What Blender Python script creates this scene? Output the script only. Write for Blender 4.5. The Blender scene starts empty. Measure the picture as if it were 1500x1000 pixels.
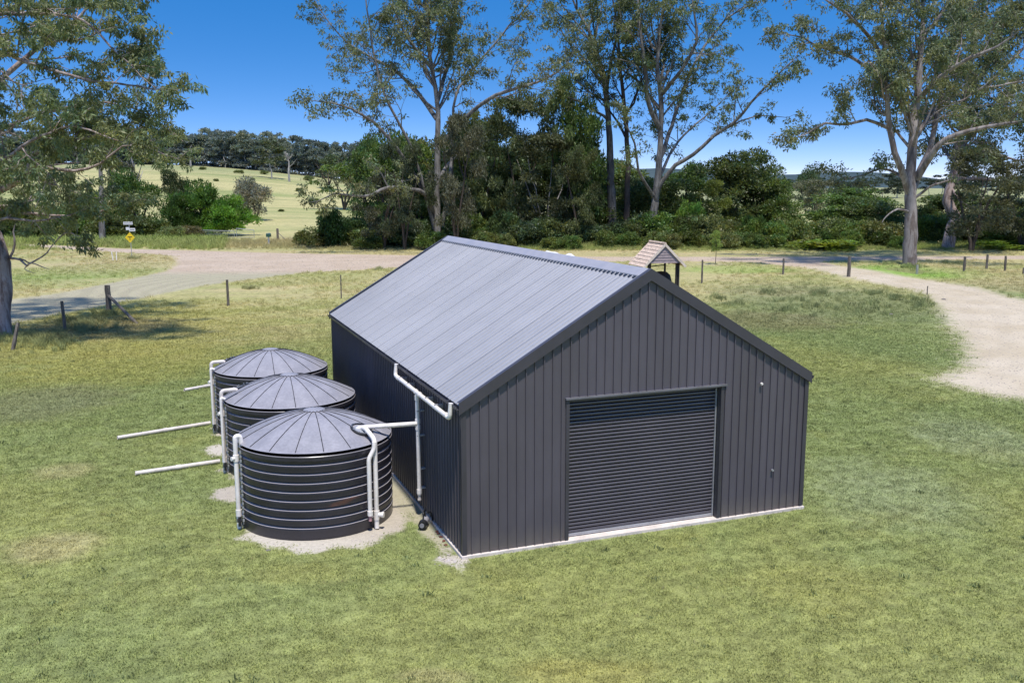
import bpy, math, random
import numpy as np
from mathutils import Vector, Matrix, noise as mnoise

sc = bpy.context.scene
COL = sc.collection
rad = math.radians

# ------------------------------------------------------------------ camera, sky, sun, exposure
CAM = np.array([-5.27896, -16.49758, 7.10924]); YAW, PITCH, ROLL, FPX = 0.364841, 0.164682, -0.001362, 1364.052
def cam_axes():
    cy, sy, cp, sp = math.cos(YAW), math.sin(YAW), math.cos(PITCH), math.sin(PITCH)
    f = np.array([sy*cp, cy*cp, -sp]); r = np.array([cy, -sy, 0.]); u = np.cross(r, f)
    cr, sr = math.cos(ROLL), math.sin(ROLL)
    return r*cr + u*sr, -r*sr + u*cr, f
RX, UX, FX = cam_axes()
cd = bpy.data.cameras.new('camera'); cam = bpy.data.objects.new('camera', cd); COL.objects.link(cam)
cam.matrix_world = Matrix(((RX[0], UX[0], -FX[0], CAM[0]), (RX[1], UX[1], -FX[1], CAM[1]), (RX[2], UX[2], -FX[2], CAM[2]), (0, 0, 0, 1)))
cd.sensor_width = 36; cd.lens = FPX/1500*36; cd.clip_start = 0.1; cd.clip_end = 20000
sc.camera = cam

SKY_Z, SKY_O, SKY_S = 3.0, 0.05, 1.6
SKY_G, SKY_T = 0.75, (1.42, 1.06, 1.14, 1)
SUN_DIR = Vector((-0.03, -0.33, 0.94)).normalized()          # towards the sun
EL = math.asin(SUN_DIR.z); AZ = math.atan2(SUN_DIR.x, SUN_DIR.y)
w = bpy.data.worlds.new('World'); sc.world = w; w.use_nodes = True
nt = w.node_tree; bg = nt.nodes['Background']
sky = nt.nodes.new('ShaderNodeTexSky'); sky.sky_type = 'NISHITA'; sky.sun_disc = False
sky.sun_elevation = EL; sky.sun_rotation = AZ; sky.altitude = 300; sky.air_density = 1.0; sky.dust_density = 0.15; sky.ozone_density = 3.0
# the clear, dry, polarised sky of the photo deepens quickly above the horizon
tcw = nt.nodes.new('ShaderNodeTexCoord'); mpw = nt.nodes.new('ShaderNodeMapping'); mpw.inputs['Scale'].default_value = (1, 1, SKY_Z); mpw.inputs['Location'].default_value = (0, 0, SKY_O)
nt.links.new(tcw.outputs['Generated'], mpw.inputs[0]); nt.links.new(mpw.outputs[0], sky.inputs[0])
hs = nt.nodes.new('ShaderNodeHueSaturation'); hs.inputs['Saturation'].default_value = SKY_S
gm = nt.nodes.new('ShaderNodeGamma'); gm.inputs['Gamma'].default_value = SKY_G
nt.links.new(sky.outputs[0], gm.inputs['Color']); nt.links.new(gm.outputs[0], hs.inputs['Color'])
tw = nt.nodes.new('ShaderNodeMix'); tw.data_type = 'RGBA'; tw.blend_type = 'MULTIPLY'; tw.inputs[0].default_value = 1; tw.inputs[7].default_value = SKY_T
nt.links.new(hs.outputs[0], tw.inputs[6]); nt.links.new(tw.outputs[2], bg.inputs['Color'])
bg.inputs['Strength'].default_value = 0.15
sl = bpy.data.lights.new('sun', 'SUN'); sl.energy = 2.75; sl.angle = rad(3.5); sl.color = (1, 0.955, 0.89)
so = bpy.data.objects.new('sun', sl); COL.objects.link(so); so.rotation_euler = SUN_DIR.to_track_quat('Z', 'Y').to_euler(); so.location = (0, 0, 60)
vs = sc.view_settings; vs.view_transform = 'Standard'; vs.look = 'None'; vs.gamma = 1; vs.use_curve_mapping = False; vs.exposure = 0.84

# ------------------------------------------------------------------ geometry of the place
Z0 = -0.07                                                   # level of the lawn; the slab top is 0
def ray(u, v):
    return RX*((u-750)/FPX) - UX*((v-500)/FPX) + FX
def on_ground(u, v, z=Z0):
    d = ray(u, v); return CAM + d*((z-CAM[2])/d[2])
def at(u, v, depth):
    return CAM + ray(u, v)*depth
def sstep(a, b, x):
    t = np.clip((x-a)/(b-a), 0, 1); return t*t*(3-2*t)
def terrain(x, y):
    x = np.asarray(x, float); y = np.asarray(y, float)
    dx, dy = x-CAM[0], y-CAM[1]; D = np.hypot(dx, dy)+1e-6; az = np.degrees(np.arctan2(dx, dy))
    wl = (1-sstep(0, 24, az))*sstep(-75, -35, az)
    h = 16.5*sstep(135, 440, D)*wl
    h += 0.5*np.sin(D*0.045+az*0.13)*sstep(150, 230, D)*wl
    h += (2.0*np.sin(x*0.011+1.0)+1.5*np.sin(y*0.017))*sstep(250, 500, D)*(1-wl)
    return Z0 + h

# ------------------------------------------------------------------ helpers
def props(o, label=None, cat=None, group=None, kind=None):
    if label: o['label'] = label
    if cat: o['category'] = cat
    if group: o['group'] = group
    if kind: o['kind'] = kind
    return o
def empty(name, loc=(0, 0, 0), rz=0, **k):
    o = bpy.data.objects.new(name, None); COL.objects.link(o); o.location = Vector([float(c) for c in loc]); o.rotation_euler = (0, 0, rz)
    o.empty_display_size = 0.3
    return props(o, **k)
class MB:
    def __init__(s): s.v = []; s.f = []
    def add(s, vs_, fs):
        b = len(s.v); s.v += [tuple(map(float, p)) for p in vs_]; s.f += [tuple(i+b for i in f) for f in fs]; return s
    def box(s, a, b):
        x0, y0, z0 = a; x1, y1, z1 = b
        return s.add([(x0,y0,z0),(x1,y0,z0),(x1,y1,z0),(x0,y1,z0),(x0,y0,z1),(x1,y0,z1),(x1,y1,z1),(x0,y1,z1)],
                     [(0,3,2,1),(4,5,6,7),(0,1,5,4),(1,2,6,5),(2,3,7,6),(3,0,4,7)])
    def bar(s, p, q, w_, h_, up=(0, 0, 1)):
        p, q = Vector(p), Vector(q); d = (q-p).normalized(); up = Vector(up)
        if abs(d.dot(up)) > .95: up = Vector((0, 1, 0))
        sd = d.cross(up).normalized()*w_/2; u = sd.cross(d).normalized()*h_/2
        vs_ = [c+a*sd+b*u for c in (p, q) for a, b in ((-1,-1),(1,-1),(1,1),(-1,1))]
        return s.add(vs_, [(0,1,2,3),(7,6,5,4),(0,4,5,1),(1,5,6,2),(2,6,7,3),(3,7,4,0)])
    def tube(s, pts, r, n=10, cap=True, rs=None):
        pts = [Vector([float(c) for c in p]) for p in pts]; m = len(pts)
        if rs is None: rs = [r]*m
        ref = None; base = len(s.v); V = []
        for i, p in enumerate(pts):
            t = (pts[min(i+1, m-1)]-pts[max(i-1, 0)]).normalized()
            if ref is None: ref = Vector((0, 0, 1)) if abs(t.z) < .9 else Vector((1, 0, 0))
            a = (ref - t*ref.dot(t)).normalized(); ref = a; b = t.cross(a)
            for k in range(n):
                th = 2*math.pi*k/n; V.append(p + (a*math.cos(th)+b*math.sin(th))*rs[i])
        F = [(i*n+k, i*n+(k+1) % n, (i+1)*n+(k+1) % n, (i+1)*n+k) for i in range(m-1) for k in range(n)]
        if cap: F += [tuple(range(n))[::-1], tuple((m-1)*n+k for k in range(n))]
        return s.add(V, F)
    def lathe(s, prof, n=48, c=(0, 0)):
        m = len(prof); V = [(c[0]+r*math.cos(2*math.pi*k/n), c[1]+r*math.sin(2*math.pi*k/n), z) for r, z in prof for k in range(n)]
        F = [(i*n+k, i*n+(k+1) % n, (i+1)*n+(k+1) % n, (i+1)*n+k) for i in range(m-1) for k in range(n)]
        return s.add(V, F)
    def build(s, name, mat, parent=None, smooth=False, bevel=0, **k):
        me = bpy.data.meshes.new(name); me.from_pydata(s.v, [], s.f); me.update()
        if smooth:
            me.polygons.foreach_set('use_smooth', [True]*len(me.polygons)); me.set_sharp_from_angle(angle=rad(smooth if smooth > 1 else 40))
        o = bpy.data.objects.new(name, me); COL.objects.link(o); me.materials.append(mat)
        if parent: o.parent = parent
        if bevel:
            b = o.modifiers.new('bevel', 'BEVEL'); b.width = bevel; b.segments = 2; b.limit_method = 'ANGLE'
        return props(o, **k)
def place(me, name, parent=None, loc=(0, 0, 0), rot=(0, 0, 0), scale=(1, 1, 1), **k):
    o = bpy.data.objects.new(name, me); COL.objects.link(o)
    if parent: o.parent = parent
    o.location = Vector([float(c) for c in loc]); o.rotation_euler = rot; o.scale = scale
    return props(o, **k)
def copy_tree(o, parent=None):
    c = o.copy(); COL.objects.link(c); c.parent = parent
    for ch in list(o.children): copy_tree(ch, c)
    return c
def round_path(pts, r=0.07, n=4):
    """pipe run with its corners rounded like elbows"""
    P = [Vector([float(c) for c in p]) for p in pts]; out = [P[0]]
    for i in range(1, len(P)-1):
        a = (P[i-1]-P[i]); b = (P[i+1]-P[i]); k = min(r, a.length*.45, b.length*.45)
        a = P[i]+a.normalized()*k; b = P[i]+b.normalized()*k
        for j in range(n+1):
            t = j/n; out.append(a*(1-t)**2 + P[i]*2*t*(1-t) + b*t*t)
    out.append(P[-1]); return out

# ------------------------------------------------------------------ node helpers and materials
class NT:
    def __init__(s, nt): s.nt = nt
    def n(s, t, **kw):
        nd = s.nt.nodes.new(t)
        for k, v in kw.items(): setattr(nd, k, v)
        return nd
    def put(s, sock, v):
        if isinstance(v, bpy.types.NodeSocket): s.nt.links.new(v, sock)
        elif v is not None: sock.default_value = v
    def math(s, op, a, b=None, c=None, clamp=False):
        nd = s.n('ShaderNodeMath', operation=op, use_clamp=clamp); s.put(nd.inputs[0], a); s.put(nd.inputs[1], b)
        if c is not None: s.put(nd.inputs[2], c)
        return nd.outputs[0]
    def ramp(s, v, a, b, lo=0., hi=1.):
        nd = s.n('ShaderNodeMapRange', interpolation_type='SMOOTHSTEP'); s.put(nd.inputs[0], v)
        for i, q in enumerate((a, b, lo, hi)): s.put(nd.inputs[i+1], q)
        return nd.outputs[0]
    def noise(s, vec, scale, detail=4, rough=.55, dist=0):
        nd = s.n('ShaderNodeTexNoise'); s.put(nd.inputs['Vector'], vec); nd.inputs['Scale'].default_value = scale
        nd.inputs['Detail'].default_value = detail; nd.inputs['Roughness'].default_value = rough; nd.inputs['Distortion'].default_value = dist
        return nd.outputs['Fac']
    def mix(s, f, a, b, mode='MIX'):
        nd = s.n('ShaderNodeMix', data_type='RGBA', blend_type=mode); s.put(nd.inputs[0], f)
        s.put(nd.inputs[6], a if isinstance(a, bpy.types.NodeSocket) else (*a, 1)); s.put(nd.inputs[7], b if isinstance(b, bpy.types.NodeSocket) else (*b, 1))
        return nd.outputs[2]
    def scale(s, col, f):
        nd = s.n('ShaderNodeVectorMath', operation='SCALE'); s.put(nd.inputs[0], col); s.put(nd.inputs[3], f); return nd.outputs[0]
    def map(s, vec, sc_=(1, 1, 1), rot=(0, 0, 0)):
        nd = s.n('ShaderNodeMapping'); s.put(nd.inputs[0], vec); nd.inputs['Scale'].default_value = sc_; nd.inputs['Rotation'].default_value = rot; return nd.outputs[0]
    def bump(s, h, strength=.3, dist=.02):
        nd = s.n('ShaderNodeBump'); nd.inputs['Strength'].default_value = strength; nd.inputs['Distance'].default_value = dist; s.put(nd.inputs['Height'], h); return nd.outputs[0]
def newmat(name):
    m = bpy.data.materials.new(name); m.use_nodes = True; t = NT(m.node_tree); return m, t, m.node_tree.nodes['Principled BSDF']
def lin(r, g, b):
    return tuple(((c/255)/12.92 if c/255 <= .04045 else ((c/255+.055)/1.055)**2.4) for c in (r, g, b))
def simple(name, col, rough=.5, spec=.5, metal=0, var=.12, nscale=3., bump=0, bscale=40, coat=0, stretch=(1, 1, 1), rvar=.1, sheet=0):
    m, t, p = newmat(name); tc = t.n('ShaderNodeTexCoord').outputs['Object']; v = t.map(tc, stretch)
    n1 = t.noise(v, nscale, 5, .6); n2 = t.noise(v, nscale*9, 3)
    f = t.math('ADD', t.ramp(n1, .3, .7, 1-var, 1+var), t.ramp(n2, .3, .7, -var*.4, var*.4))
    if sheet == .05:
        zz = t.n('ShaderNodeSeparateXYZ'); t.put(zz.inputs[0], t.n('ShaderNodeNewGeometry').outputs['Position']); spl = t.ramp(t.math('ADD', zz.outputs[2], t.math('MULTIPLY', t.noise(t.map(tc, (1, 1, .5)), 6, 5, .7), -.5)), .25, -.25, 0, .45)
    if sheet: f = t.math('MULTIPLY', f, t.math('MULTIPLY_ADD', t.n('ShaderNodeObjectInfo').outputs['Random'], sheet*2, 1-sheet))   # sheets from the same batch never match exactly
    cc = t.scale(t.mix(0., col, col), f)
    if sheet == .05: cc = t.mix(spl, cc, (0.20, 0.165, 0.135))
    t.put(p.inputs['Base Color'], cc)
    t.put(p.inputs['Roughness'], t.ramp(n1, .3, .7, max(rough-rvar, .05), rough+rvar)); p.inputs['Specular IOR Level'].default_value = spec
    p.inputs['Metallic'].default_value = metal; p.inputs['Coat Weight'].default_value = coat; p.inputs['Coat Roughness'].default_value = .25
    if bump: t.put(p.inputs['Normal'], t.bump(t.noise(v, bscale, 4), bump, .01))
    return m

BLOBS = []   # (x, y, rx, ry, angle, colour, strength): patches of differently coloured grass
def gb(u, v, ru, rv, col, s, soft=.5):
    c = on_ground(u, v); a = on_ground(u+ru, v); b = on_ground(u, v-rv if v-rv > 285 else 285)
    BLOBS.append((c[0], c[1], np.hypot(*(a-c)[:2]), np.hypot(*(b-c)[:2]), math.atan2((a-c)[1], (a-c)[0]), col, s, soft))
G_GREEN = (0.203, 0.236, 0.084); G_YEL = (0.300, 0.278, 0.082); G_TAN = (0.42, 0.34, 0.18); G_LIME = (0.20, 0.34, 0.05); G_GREY = (0.29, 0.31, 0.19); G_BROWN = (0.20, 0.155, 0.085)
def grass_group():
    g = bpy.data.node_groups.new('grass_colour', 'ShaderNodeTree'); t = NT(g)
    g.interface.new_socket('Color', in_out='OUTPUT', socket_type='NodeSocketColor'); g.interface.new_socket('Height', in_out='OUTPUT', socket_type='NodeSocketFloat')
    out = t.n('NodeGroupOutput'); pos = t.n('ShaderNodeNewGeometry').outputs['Position']
    sx = t.n('ShaderNodeSeparateXYZ'); t.put(sx.inputs[0], pos); X, Y = sx.outputs[0], sx.outputs[1]
    n1 = t.noise(pos, .055, 5, .6); n2 = t.noise(pos, .33, 6, .62); n2b = t.noise(pos, .9, 5, .6, .4); n3 = t.noise(pos, 5, 4, .6); n4 = t.noise(pos, 32, 3, .6)
    c = t.mix(t.ramp(n1, .40, .62), G_GREEN, (0.252, 0.262, 0.086))
    c = t.mix(t.ramp(n2, .52, .78, 0, .38), c, G_YEL)
    c = t.mix(t.ramp(n2b, .56, .80, 0, .6), c, (0.155, 0.180, 0.060))
    # the drier paddock and verge further out
    far = t.ramp(t.math('ADD', t.math('SUBTRACT', t.math('MULTIPLY', Y, 1.0), t.math('MULTIPLY', X, .12)), t.math('MULTIPLY', t.math('SUBTRACT', n2, .5), 14)), 22, 36)
    nb = t.noise(t.map(pos, (.3, 1, 1), (0, 0, .35)), .25, 6, .65)
    cf = t.mix(t.ramp(nb, .35, .65), (0.34, 0.33, 0.125), (0.46, 0.38, 0.19))
    c = t.mix(t.math('MULTIPLY', far, .85), c, cf)
    # hill paddock
    hill = t.ramp(Y, 118, 135)
    nh = t.noise(t.map(pos, (.25, 1, 1)), .06, 6, .6)
    ch = t.mix(t.ramp(nh, .36, .60), (0.28, 0.30, 0.11), (0.45, 0.40, 0.18))
    ch = t.mix(t.ramp(t.noise(pos, .35, 5, .7), .5, .75, 0, .5), ch, (0.22, 0.22, 0.10)); ch = t.mix(t.ramp(Y, 290, 400, 0, .55), ch, (0.25, 0.27, 0.14))
    wv = t.noise(t.map(pos, (.02, .16, .3), (0, 0, .06)), 1.0, 3, .5)
    ch = t.mix(t.ramp(wv, .58, .68, 0, .5), ch, (0.17, 0.20, 0.07))
    c = t.mix(hill, c, ch)
    for (bx, by, rx, ry, ang, col, s, soft) in BLOBS:
        m = t.map(pos); mp = m.node; mp.vector_type = 'TEXTURE'; mp.inputs['Location'].default_value = (bx, by, 0); mp.inputs['Rotation'].default_value = (0, 0, ang); mp.inputs['Scale'].default_value = (rx, ry, 1e6)
        ln = t.n('ShaderNodeVectorMath', operation='LENGTH'); t.put(ln.inputs[0], m)
        dd = t.math('ADD', ln.outputs['Value'], t.math('MULTIPLY', t.math('SUBTRACT', n2b, .5), 1.1))
        c = t.mix(t.ramp(dd, 1+soft*.5, 1-soft, 0, s), c, col)
    f = t.math('MULTIPLY', t.ramp(n3, .28, .72, .76, 1.24), t.ramp(n4, .3, .7, .74, 1.26))
    st = t.noise(t.map(pos, (.55, 2.6, 1), (0, 0, -.25)), 1.0, 4, .6, .6); f = t.math('MULTIPLY', f, t.ramp(st, .3, .7, .88, 1.10))   # faint mower and wheel streaks
    c = t.scale(c, f)
    t.put(out.inputs[0], c); t.put(out.inputs[1], t.math('ADD', t.math('MULTIPLY', n4, .5), n3))
    return g
for a in [(120, 480, 260, 40, G_YEL, .7), (210, 530, 170, 30, (0.33, 0.30, 0.08), .45), (60, 590, 120, 25, (0.19, 0.19, 0.11), .5), (150, 480, 120, 16, G_BROWN, .55),
          (120, 400, 120, 14, (0.15, 0.26, 0.05), .45), (190, 385, 120, 12, G_TAN, .5), (1340, 398, 110, 9, G_LIME, .8), (1430, 400, 60, 14, G_TAN, .5), (1480, 420, 60, 10, G_TAN, .5),
          (1330, 396, 30, 5, G_BROWN, .6), (1210, 440, 170, 26, (0.15, 0.17, 0.085), .5), (1120, 470, 120, 14, G_BROWN, .45), (1080, 395, 90, 6, G_LIME, .4),
          (450, 840, 90, 16, G_YEL, .25), (80, 800, 70, 22, G_TAN, .45), (95, 690, 50, 12, G_TAN, .35), (860, 985, 130, 26, (0.30, 0.27, 0.08), .6), (640, 990, 60, 12, G_TAN, .3),
          (1300, 720, 130, 45, G_GREY, .3), (1420, 640, 90, 30, G_GREY, .35), (1200, 860, 120, 40, G_YEL, .3), (500, 352, 160, 7, G_TAN, .75), (700, 372, 500, 6, G_TAN, .4), (180, 352, 200, 5, G_LIME, .35)]:
    gb(*a)
GG = grass_group()
def grass_mat(name, lift=1.0, tint=None, jitter=0.):
    m, t, p = newmat(name); g = t.n('ShaderNodeGroup'); g.node_tree = GG; c = g.outputs[0]
    if tint: c = t.mix(tint[1], c, tint[0])
    if jitter:
        r = t.n('ShaderNodeObjectInfo').outputs['Random']; c = t.scale(c, t.math('MULTIPLY_ADD', r, jitter*2, lift-jitter))
    elif lift != 1: c = t.scale(c, lift)
    t.put(p.inputs['Base Color'], c); p.inputs['Roughness'].default_value = .85; p.inputs['Specular IOR Level'].default_value = .15
    if not jitter: t.put(p.inputs['Normal'], t.bump(g.outputs[1], .6, .05))
    return m
M_GROUND = grass_mat('grass_ground')
M_BLADE = grass_mat('grass_blades', 1.36, None, .27)
M_TALL = grass_mat('tall_grass_blades', 1.15, ((0.21, 0.30, 0.055), .55), .35)
M_STRAW = grass_mat('straw_blades', 1.15, ((0.36, 0.32, 0.15), .6), .3)
M_WEED = grass_mat('weed_blades', 1.15, ((0.20, 0.235, 0.10), .6), .35)

def dirt_mat(name, col, col2, soft=.5, amp=1.0, tracks=0.):
    m, t, p = newmat(name); g = t.n('ShaderNodeGroup'); g.node_tree = GG
    pos = t.n('ShaderNodeNewGeometry').outputs['Position']; at_ = t.n('ShaderNodeAttribute', attribute_name='edge').outputs['Fac']
    tone = t.n('ShaderNodeAttribute', attribute_name='tone').outputs['Fac']
    n1 = t.noise(pos, .25, 5, .6); n2 = t.noise(pos, 1.6, 6, .7); n3 = t.noise(pos, 14, 4, .7); n4 = t.noise(pos, 60, 2, .6)
    c = t.mix(t.ramp(n1, .35, .65), col, col2)
    c = t.mix(tone, c, (0.36, 0.335, 0.215))
    c = t.mix(t.ramp(n2, .55, .8, 0, .35), c, (0.30, 0.25, 0.18))
    wv = t.n('ShaderNodeTexWave', wave_type='RINGS', rings_direction='Z'); mv = t.map(pos); mv.node.inputs['Location'].default_value = (-4., -52., 0); t.put(wv.inputs['Vector'], mv); wv.inputs['Scale'].default_value = .22; wv.inputs['Distortion'].default_value = 5; wv.inputs['Detail'].default_value = 4; wv.inputs['Detail Scale'].default_value = .8
    c = t.scale(c, t.math('MULTIPLY', t.math('MULTIPLY', t.ramp(n3, .3, .7, .88, 1.1), t.ramp(n4, .3, .7, .9, 1.1)), t.ramp(wv.outputs['Fac'], .2, .8, 1-tracks, 1+tracks*.5)))
    e = t.math('ADD', at_, t.math('ADD', t.math('MULTIPLY', t.math('SUBTRACT', n2, .5), amp*1.6), t.math('MULTIPLY', t.math('SUBTRACT', n3, .5), amp*.9)))
    t.put(p.inputs['Base Color'], t.mix(t.ramp(e, -soft, soft), g.outputs[0], c)); p.inputs['Roughness'].default_value = .9; p.inputs['Specular IOR Level'].default_value = .2
    t.put(p.inputs['Normal'], t.bump(t.math('ADD', n3, n2), .35, .03))
    return m
M_ROAD = dirt_mat('gravel_road', (0.445, 0.345, 0.245), (0.505, 0.40, 0.295), .45, 1.0, .07)
M_DRIVE = dirt_mat('dirt_driveway', (0.475, 0.39, 0.265), (0.545, 0.46, 0.335), .9, 1.9, .03)
M_PAD = dirt_mat('sand_pad', (0.42, 0.37, 0.30), (0.52, 0.47, 0.39), .10, .35, 0)

def leaf_mat(name, trans=.38, rough=.45):
    m, t, p = newmat(name); a = t.n('ShaderNodeAttribute', attribute_name='tint').outputs['Color']; oc = t.n('ShaderNodeObjectInfo').outputs['Color']
    c = t.mix(1., a, oc, 'MULTIPLY'); t.put(p.inputs['Base Color'], c); p.inputs['Roughness'].default_value = rough; p.inputs['Specular IOR Level'].default_value = .35
    tr = t.n('ShaderNodeBsdfTranslucent'); t.put(tr.inputs['Color'], t.mix(1., c, (1.3, 1.25, .7), 'MULTIPLY'))
    ms = t.n('ShaderNodeMixShader'); ms.inputs[0].default_value = trans; t.put(ms.inputs[1], p.outputs[0]); t.put(ms.inputs[2], tr.outputs[0])
    t.put(m.node_tree.nodes['Material Output'].inputs['Surface'], ms.outputs[0]); return m
M_LEAF = leaf_mat('leaves')
def bark_mat(name, c1, c2, c3, streak=1.):
    m, t, p = newmat(name); tc = t.n('ShaderNodeTexCoord').outputs['Object']
    a = t.noise(t.map(tc, (1.6, 1.6, .22)), 1.3*streak, 6, .65, .6); b = t.noise(t.map(tc, (3, 3, .5)), 3.1*streak, 5, .7); d = t.noise(tc, .5, 3)
    c = t.mix(t.ramp(a, .42, .60), c1, c2); c = t.mix(t.ramp(b, .55, .72, 0, .7), c, c3); c = t.scale(c, t.ramp(d, .3, .7, .8, 1.2))
    t.put(p.inputs['Base Color'], c); p.inputs['Roughness'].default_value = .85; p.inputs['Specular IOR Level'].default_value = .2
    t.put(p.inputs['Normal'], t.bump(t.math('ADD', a, b), .7, .08)); return m
M_GUM = bark_mat('gum_bark', (0.30, 0.265, 0.245), (0.15, 0.12, 0.105), (0.42, 0.39, 0.365))
M_GUM2 = bark_mat('smooth_gum_bark', (0.21, 0.20, 0.185), (0.105, 0.095, 0.085), (0.36, 0.345, 0.325), 1.5)
M_PAPER = bark_mat('peeling_bark', (0.42, 0.34, 0.31), (0.20, 0.14, 0.12), (0.55, 0.49, 0.46), 2.2)
M_DARKBARK = bark_mat('dark_bark', (0.10, 0.08, 0.065), (0.055, 0.045, 0.04), (0.16, 0.13, 0.11))
M_DEAD = bark_mat('dead_wood', (0.42, 0.39, 0.36), (0.28, 0.25, 0.23), (0.5, 0.47, 0.44))
M_POST = bark_mat('weathered_post', (0.23, 0.20, 0.17), (0.12, 0.10, 0.085), (0.33, 0.30, 0.26), 8)

M_WALL = simple('charcoal_steel', (0.102, 0.090, 0.102), .42, .5, sheet=.05, var=.09, nscale=.6, stretch=(1, 1, .3))
M_TRIM = simple('charcoal_flashing', (0.062, 0.056, 0.062), .45, .5, var=.08, nscale=1)
M_ROOF = simple('grey_roof_steel', (0.355, 0.350, 0.358), .36, .6, sheet=.04, var=.06, nscale=.45, stretch=(.4, 1, 1), rvar=.05)
M_CAP = simple('grey_ridge_steel', (0.36, 0.345, 0.36), .4, .5, var=.05)
M_DOOR = simple('charcoal_door_steel', (0.110, 0.100, 0.112), .38, .5, var=.06, nscale=.8)
M_GALV = simple('galvanised', (0.42, 0.42, 0.43), .4, .5, metal=.4, var=.1)
M_CONC = simple('concrete', (0.66, 0.58, 0.51), .85, .2, var=.14, nscale=2.5, bump=.3, bscale=30)
M_PVC = simple('white_pvc', (0.88, 0.81, 0.74), .38, .5, var=.09, nscale=2.5)
M_PVCD = simple('dusty_white_pvc', (0.68, 0.61, 0.55), .55, .4, var=.16, nscale=3)
M_PINK = simple('pink_cap', (0.55, 0.30, 0.30), .5, .4)
M_BLACK = simple('black_plastic', (0.02, 0.02, 0.022), .4, .5)
M_LIDRIB = simple('lid_rib_plastic', (0.022, 0.022, 0.027), .5, .4)
M_LIDCAP = simple('lid_cap_plastic', (0.30, 0.29, 0.31), .45, .4)
M_STRAIN = simple('strainer_mesh', (0.30, 0.31, 0.33), .5, .4, var=.4, nscale=60)
def tank_mat(name, col, rough, stain=False):
    m, t, p = newmat(name); tc = t.n('ShaderNodeTexCoord').outputs['Object']
    n1 = t.noise(t.map(tc, (1, 1, .35)), 2.2, 5, .6); n2 = t.noise(tc, 18, 3)
    c = t.scale(t.mix(t.ramp(n1, .35, .7, 0, .6), col, tuple(x*1.35 for x in col)), t.ramp(n2, .3, .7, .92, 1.08))
    if stain:   # rusty smear on the front of the nearest tank
        mp = t.map(tc); nd = mp.node; nd.vector_type = 'TEXTURE'; nd.inputs['Location'].default_value = (0.28, -1.63, 0.76); nd.inputs['Scale'].default_value = (.42, 1.0, .075); nd.inputs['Rotation'].default_value = (0, -.18, 0)
        ln = t.n('ShaderNodeVectorMath', operation='LENGTH'); t.put(ln.inputs[0], mp)
        d = t.math('ADD', ln.outputs['Value'], t.math('MULTIPLY', t.math('SUBTRACT', t.noise(t.map(tc, (1, 1, 3)), 9, 5, .7), .5), 1.6))
        c = t.mix(t.ramp(d, 1.1, .2, 0, .6), c, (0.20, 0.085, 0.055))
    if col[0] < .1:      # upward faces painted pale, standing in for highlights on the narrow ledges
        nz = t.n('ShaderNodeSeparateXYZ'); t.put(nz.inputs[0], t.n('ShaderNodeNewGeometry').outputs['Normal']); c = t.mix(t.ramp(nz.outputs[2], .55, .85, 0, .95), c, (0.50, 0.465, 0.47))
    t.put(p.inputs['Base Color'], c); t.put(p.inputs['Roughness'], t.ramp(n1, .3, .7, rough-.06, rough+.08)); p.inputs['Specular IOR Level'].default_value = .5
    return m
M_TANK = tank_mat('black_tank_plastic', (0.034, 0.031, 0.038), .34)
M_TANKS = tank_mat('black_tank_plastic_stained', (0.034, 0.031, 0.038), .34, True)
M_LID = tank_mat('tank_lid_plastic', (0.270, 0.258, 0.272), .42)

# ------------------------------------------------------------------ ground, hills, roads
def grid_axis(c, half, n, k):
    u_ = np.linspace(-1, 1, n); return c + half*np.sinh(k*u_)/np.sinh(k)
gx = grid_axis(0, 6000, 301, 7.0); gy = grid_axis(60, 6000, 301, 6.5)
GXX, GYY = np.meshgrid(gx, gy); GZ = terrain(GXX, GYY)
def np_mesh(name, V, F, mat, attrs=None, smooth=False):
    me = bpy.data.meshes.new(name); V = np.ascontiguousarray(V, np.float32); F = np.ascontiguousarray(F, np.int32); k = F.shape[1]
    me.vertices.add(len(V)); me.vertices.foreach_set('co', V.ravel()); me.loops.add(F.size); me.loops.foreach_set('vertex_index', F.ravel())
    me.polygons.add(len(F)); me.polygons.foreach_set('loop_start', np.arange(0, F.size, k, dtype=np.int32))
    try: me.polygons.foreach_set('loop_total', np.full(len(F), k, np.int32))
    except Exception: pass
    me.update(calc_edges=True)
    if smooth: me.polygons.foreach_set('use_smooth', np.ones(len(F), bool))
    for nm, (ty, arr) in (attrs or {}).items():
        a = me.attributes.new(nm, ty, 'POINT'); a.data.foreach_set('color' if ty == 'FLOAT_COLOR' else 'value', np.ascontiguousarray(arr, np.float32).ravel())
    if mat: me.materials.append(mat)
    return me
def grid_faces(ny, nx):
    i = np.arange(ny-1)[:, None]*nx + np.arange(nx-1)[None, :]; i = i.ravel(); return np.stack([i, i+1, i+nx+1, i+nx], 1)
me = np_mesh('ground', np.stack([GXX, GYY, GZ], -1).reshape(-1, 3), grid_faces(301, 301), M_GROUND, smooth=True)
place(me, 'ground', kind='structure')

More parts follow.
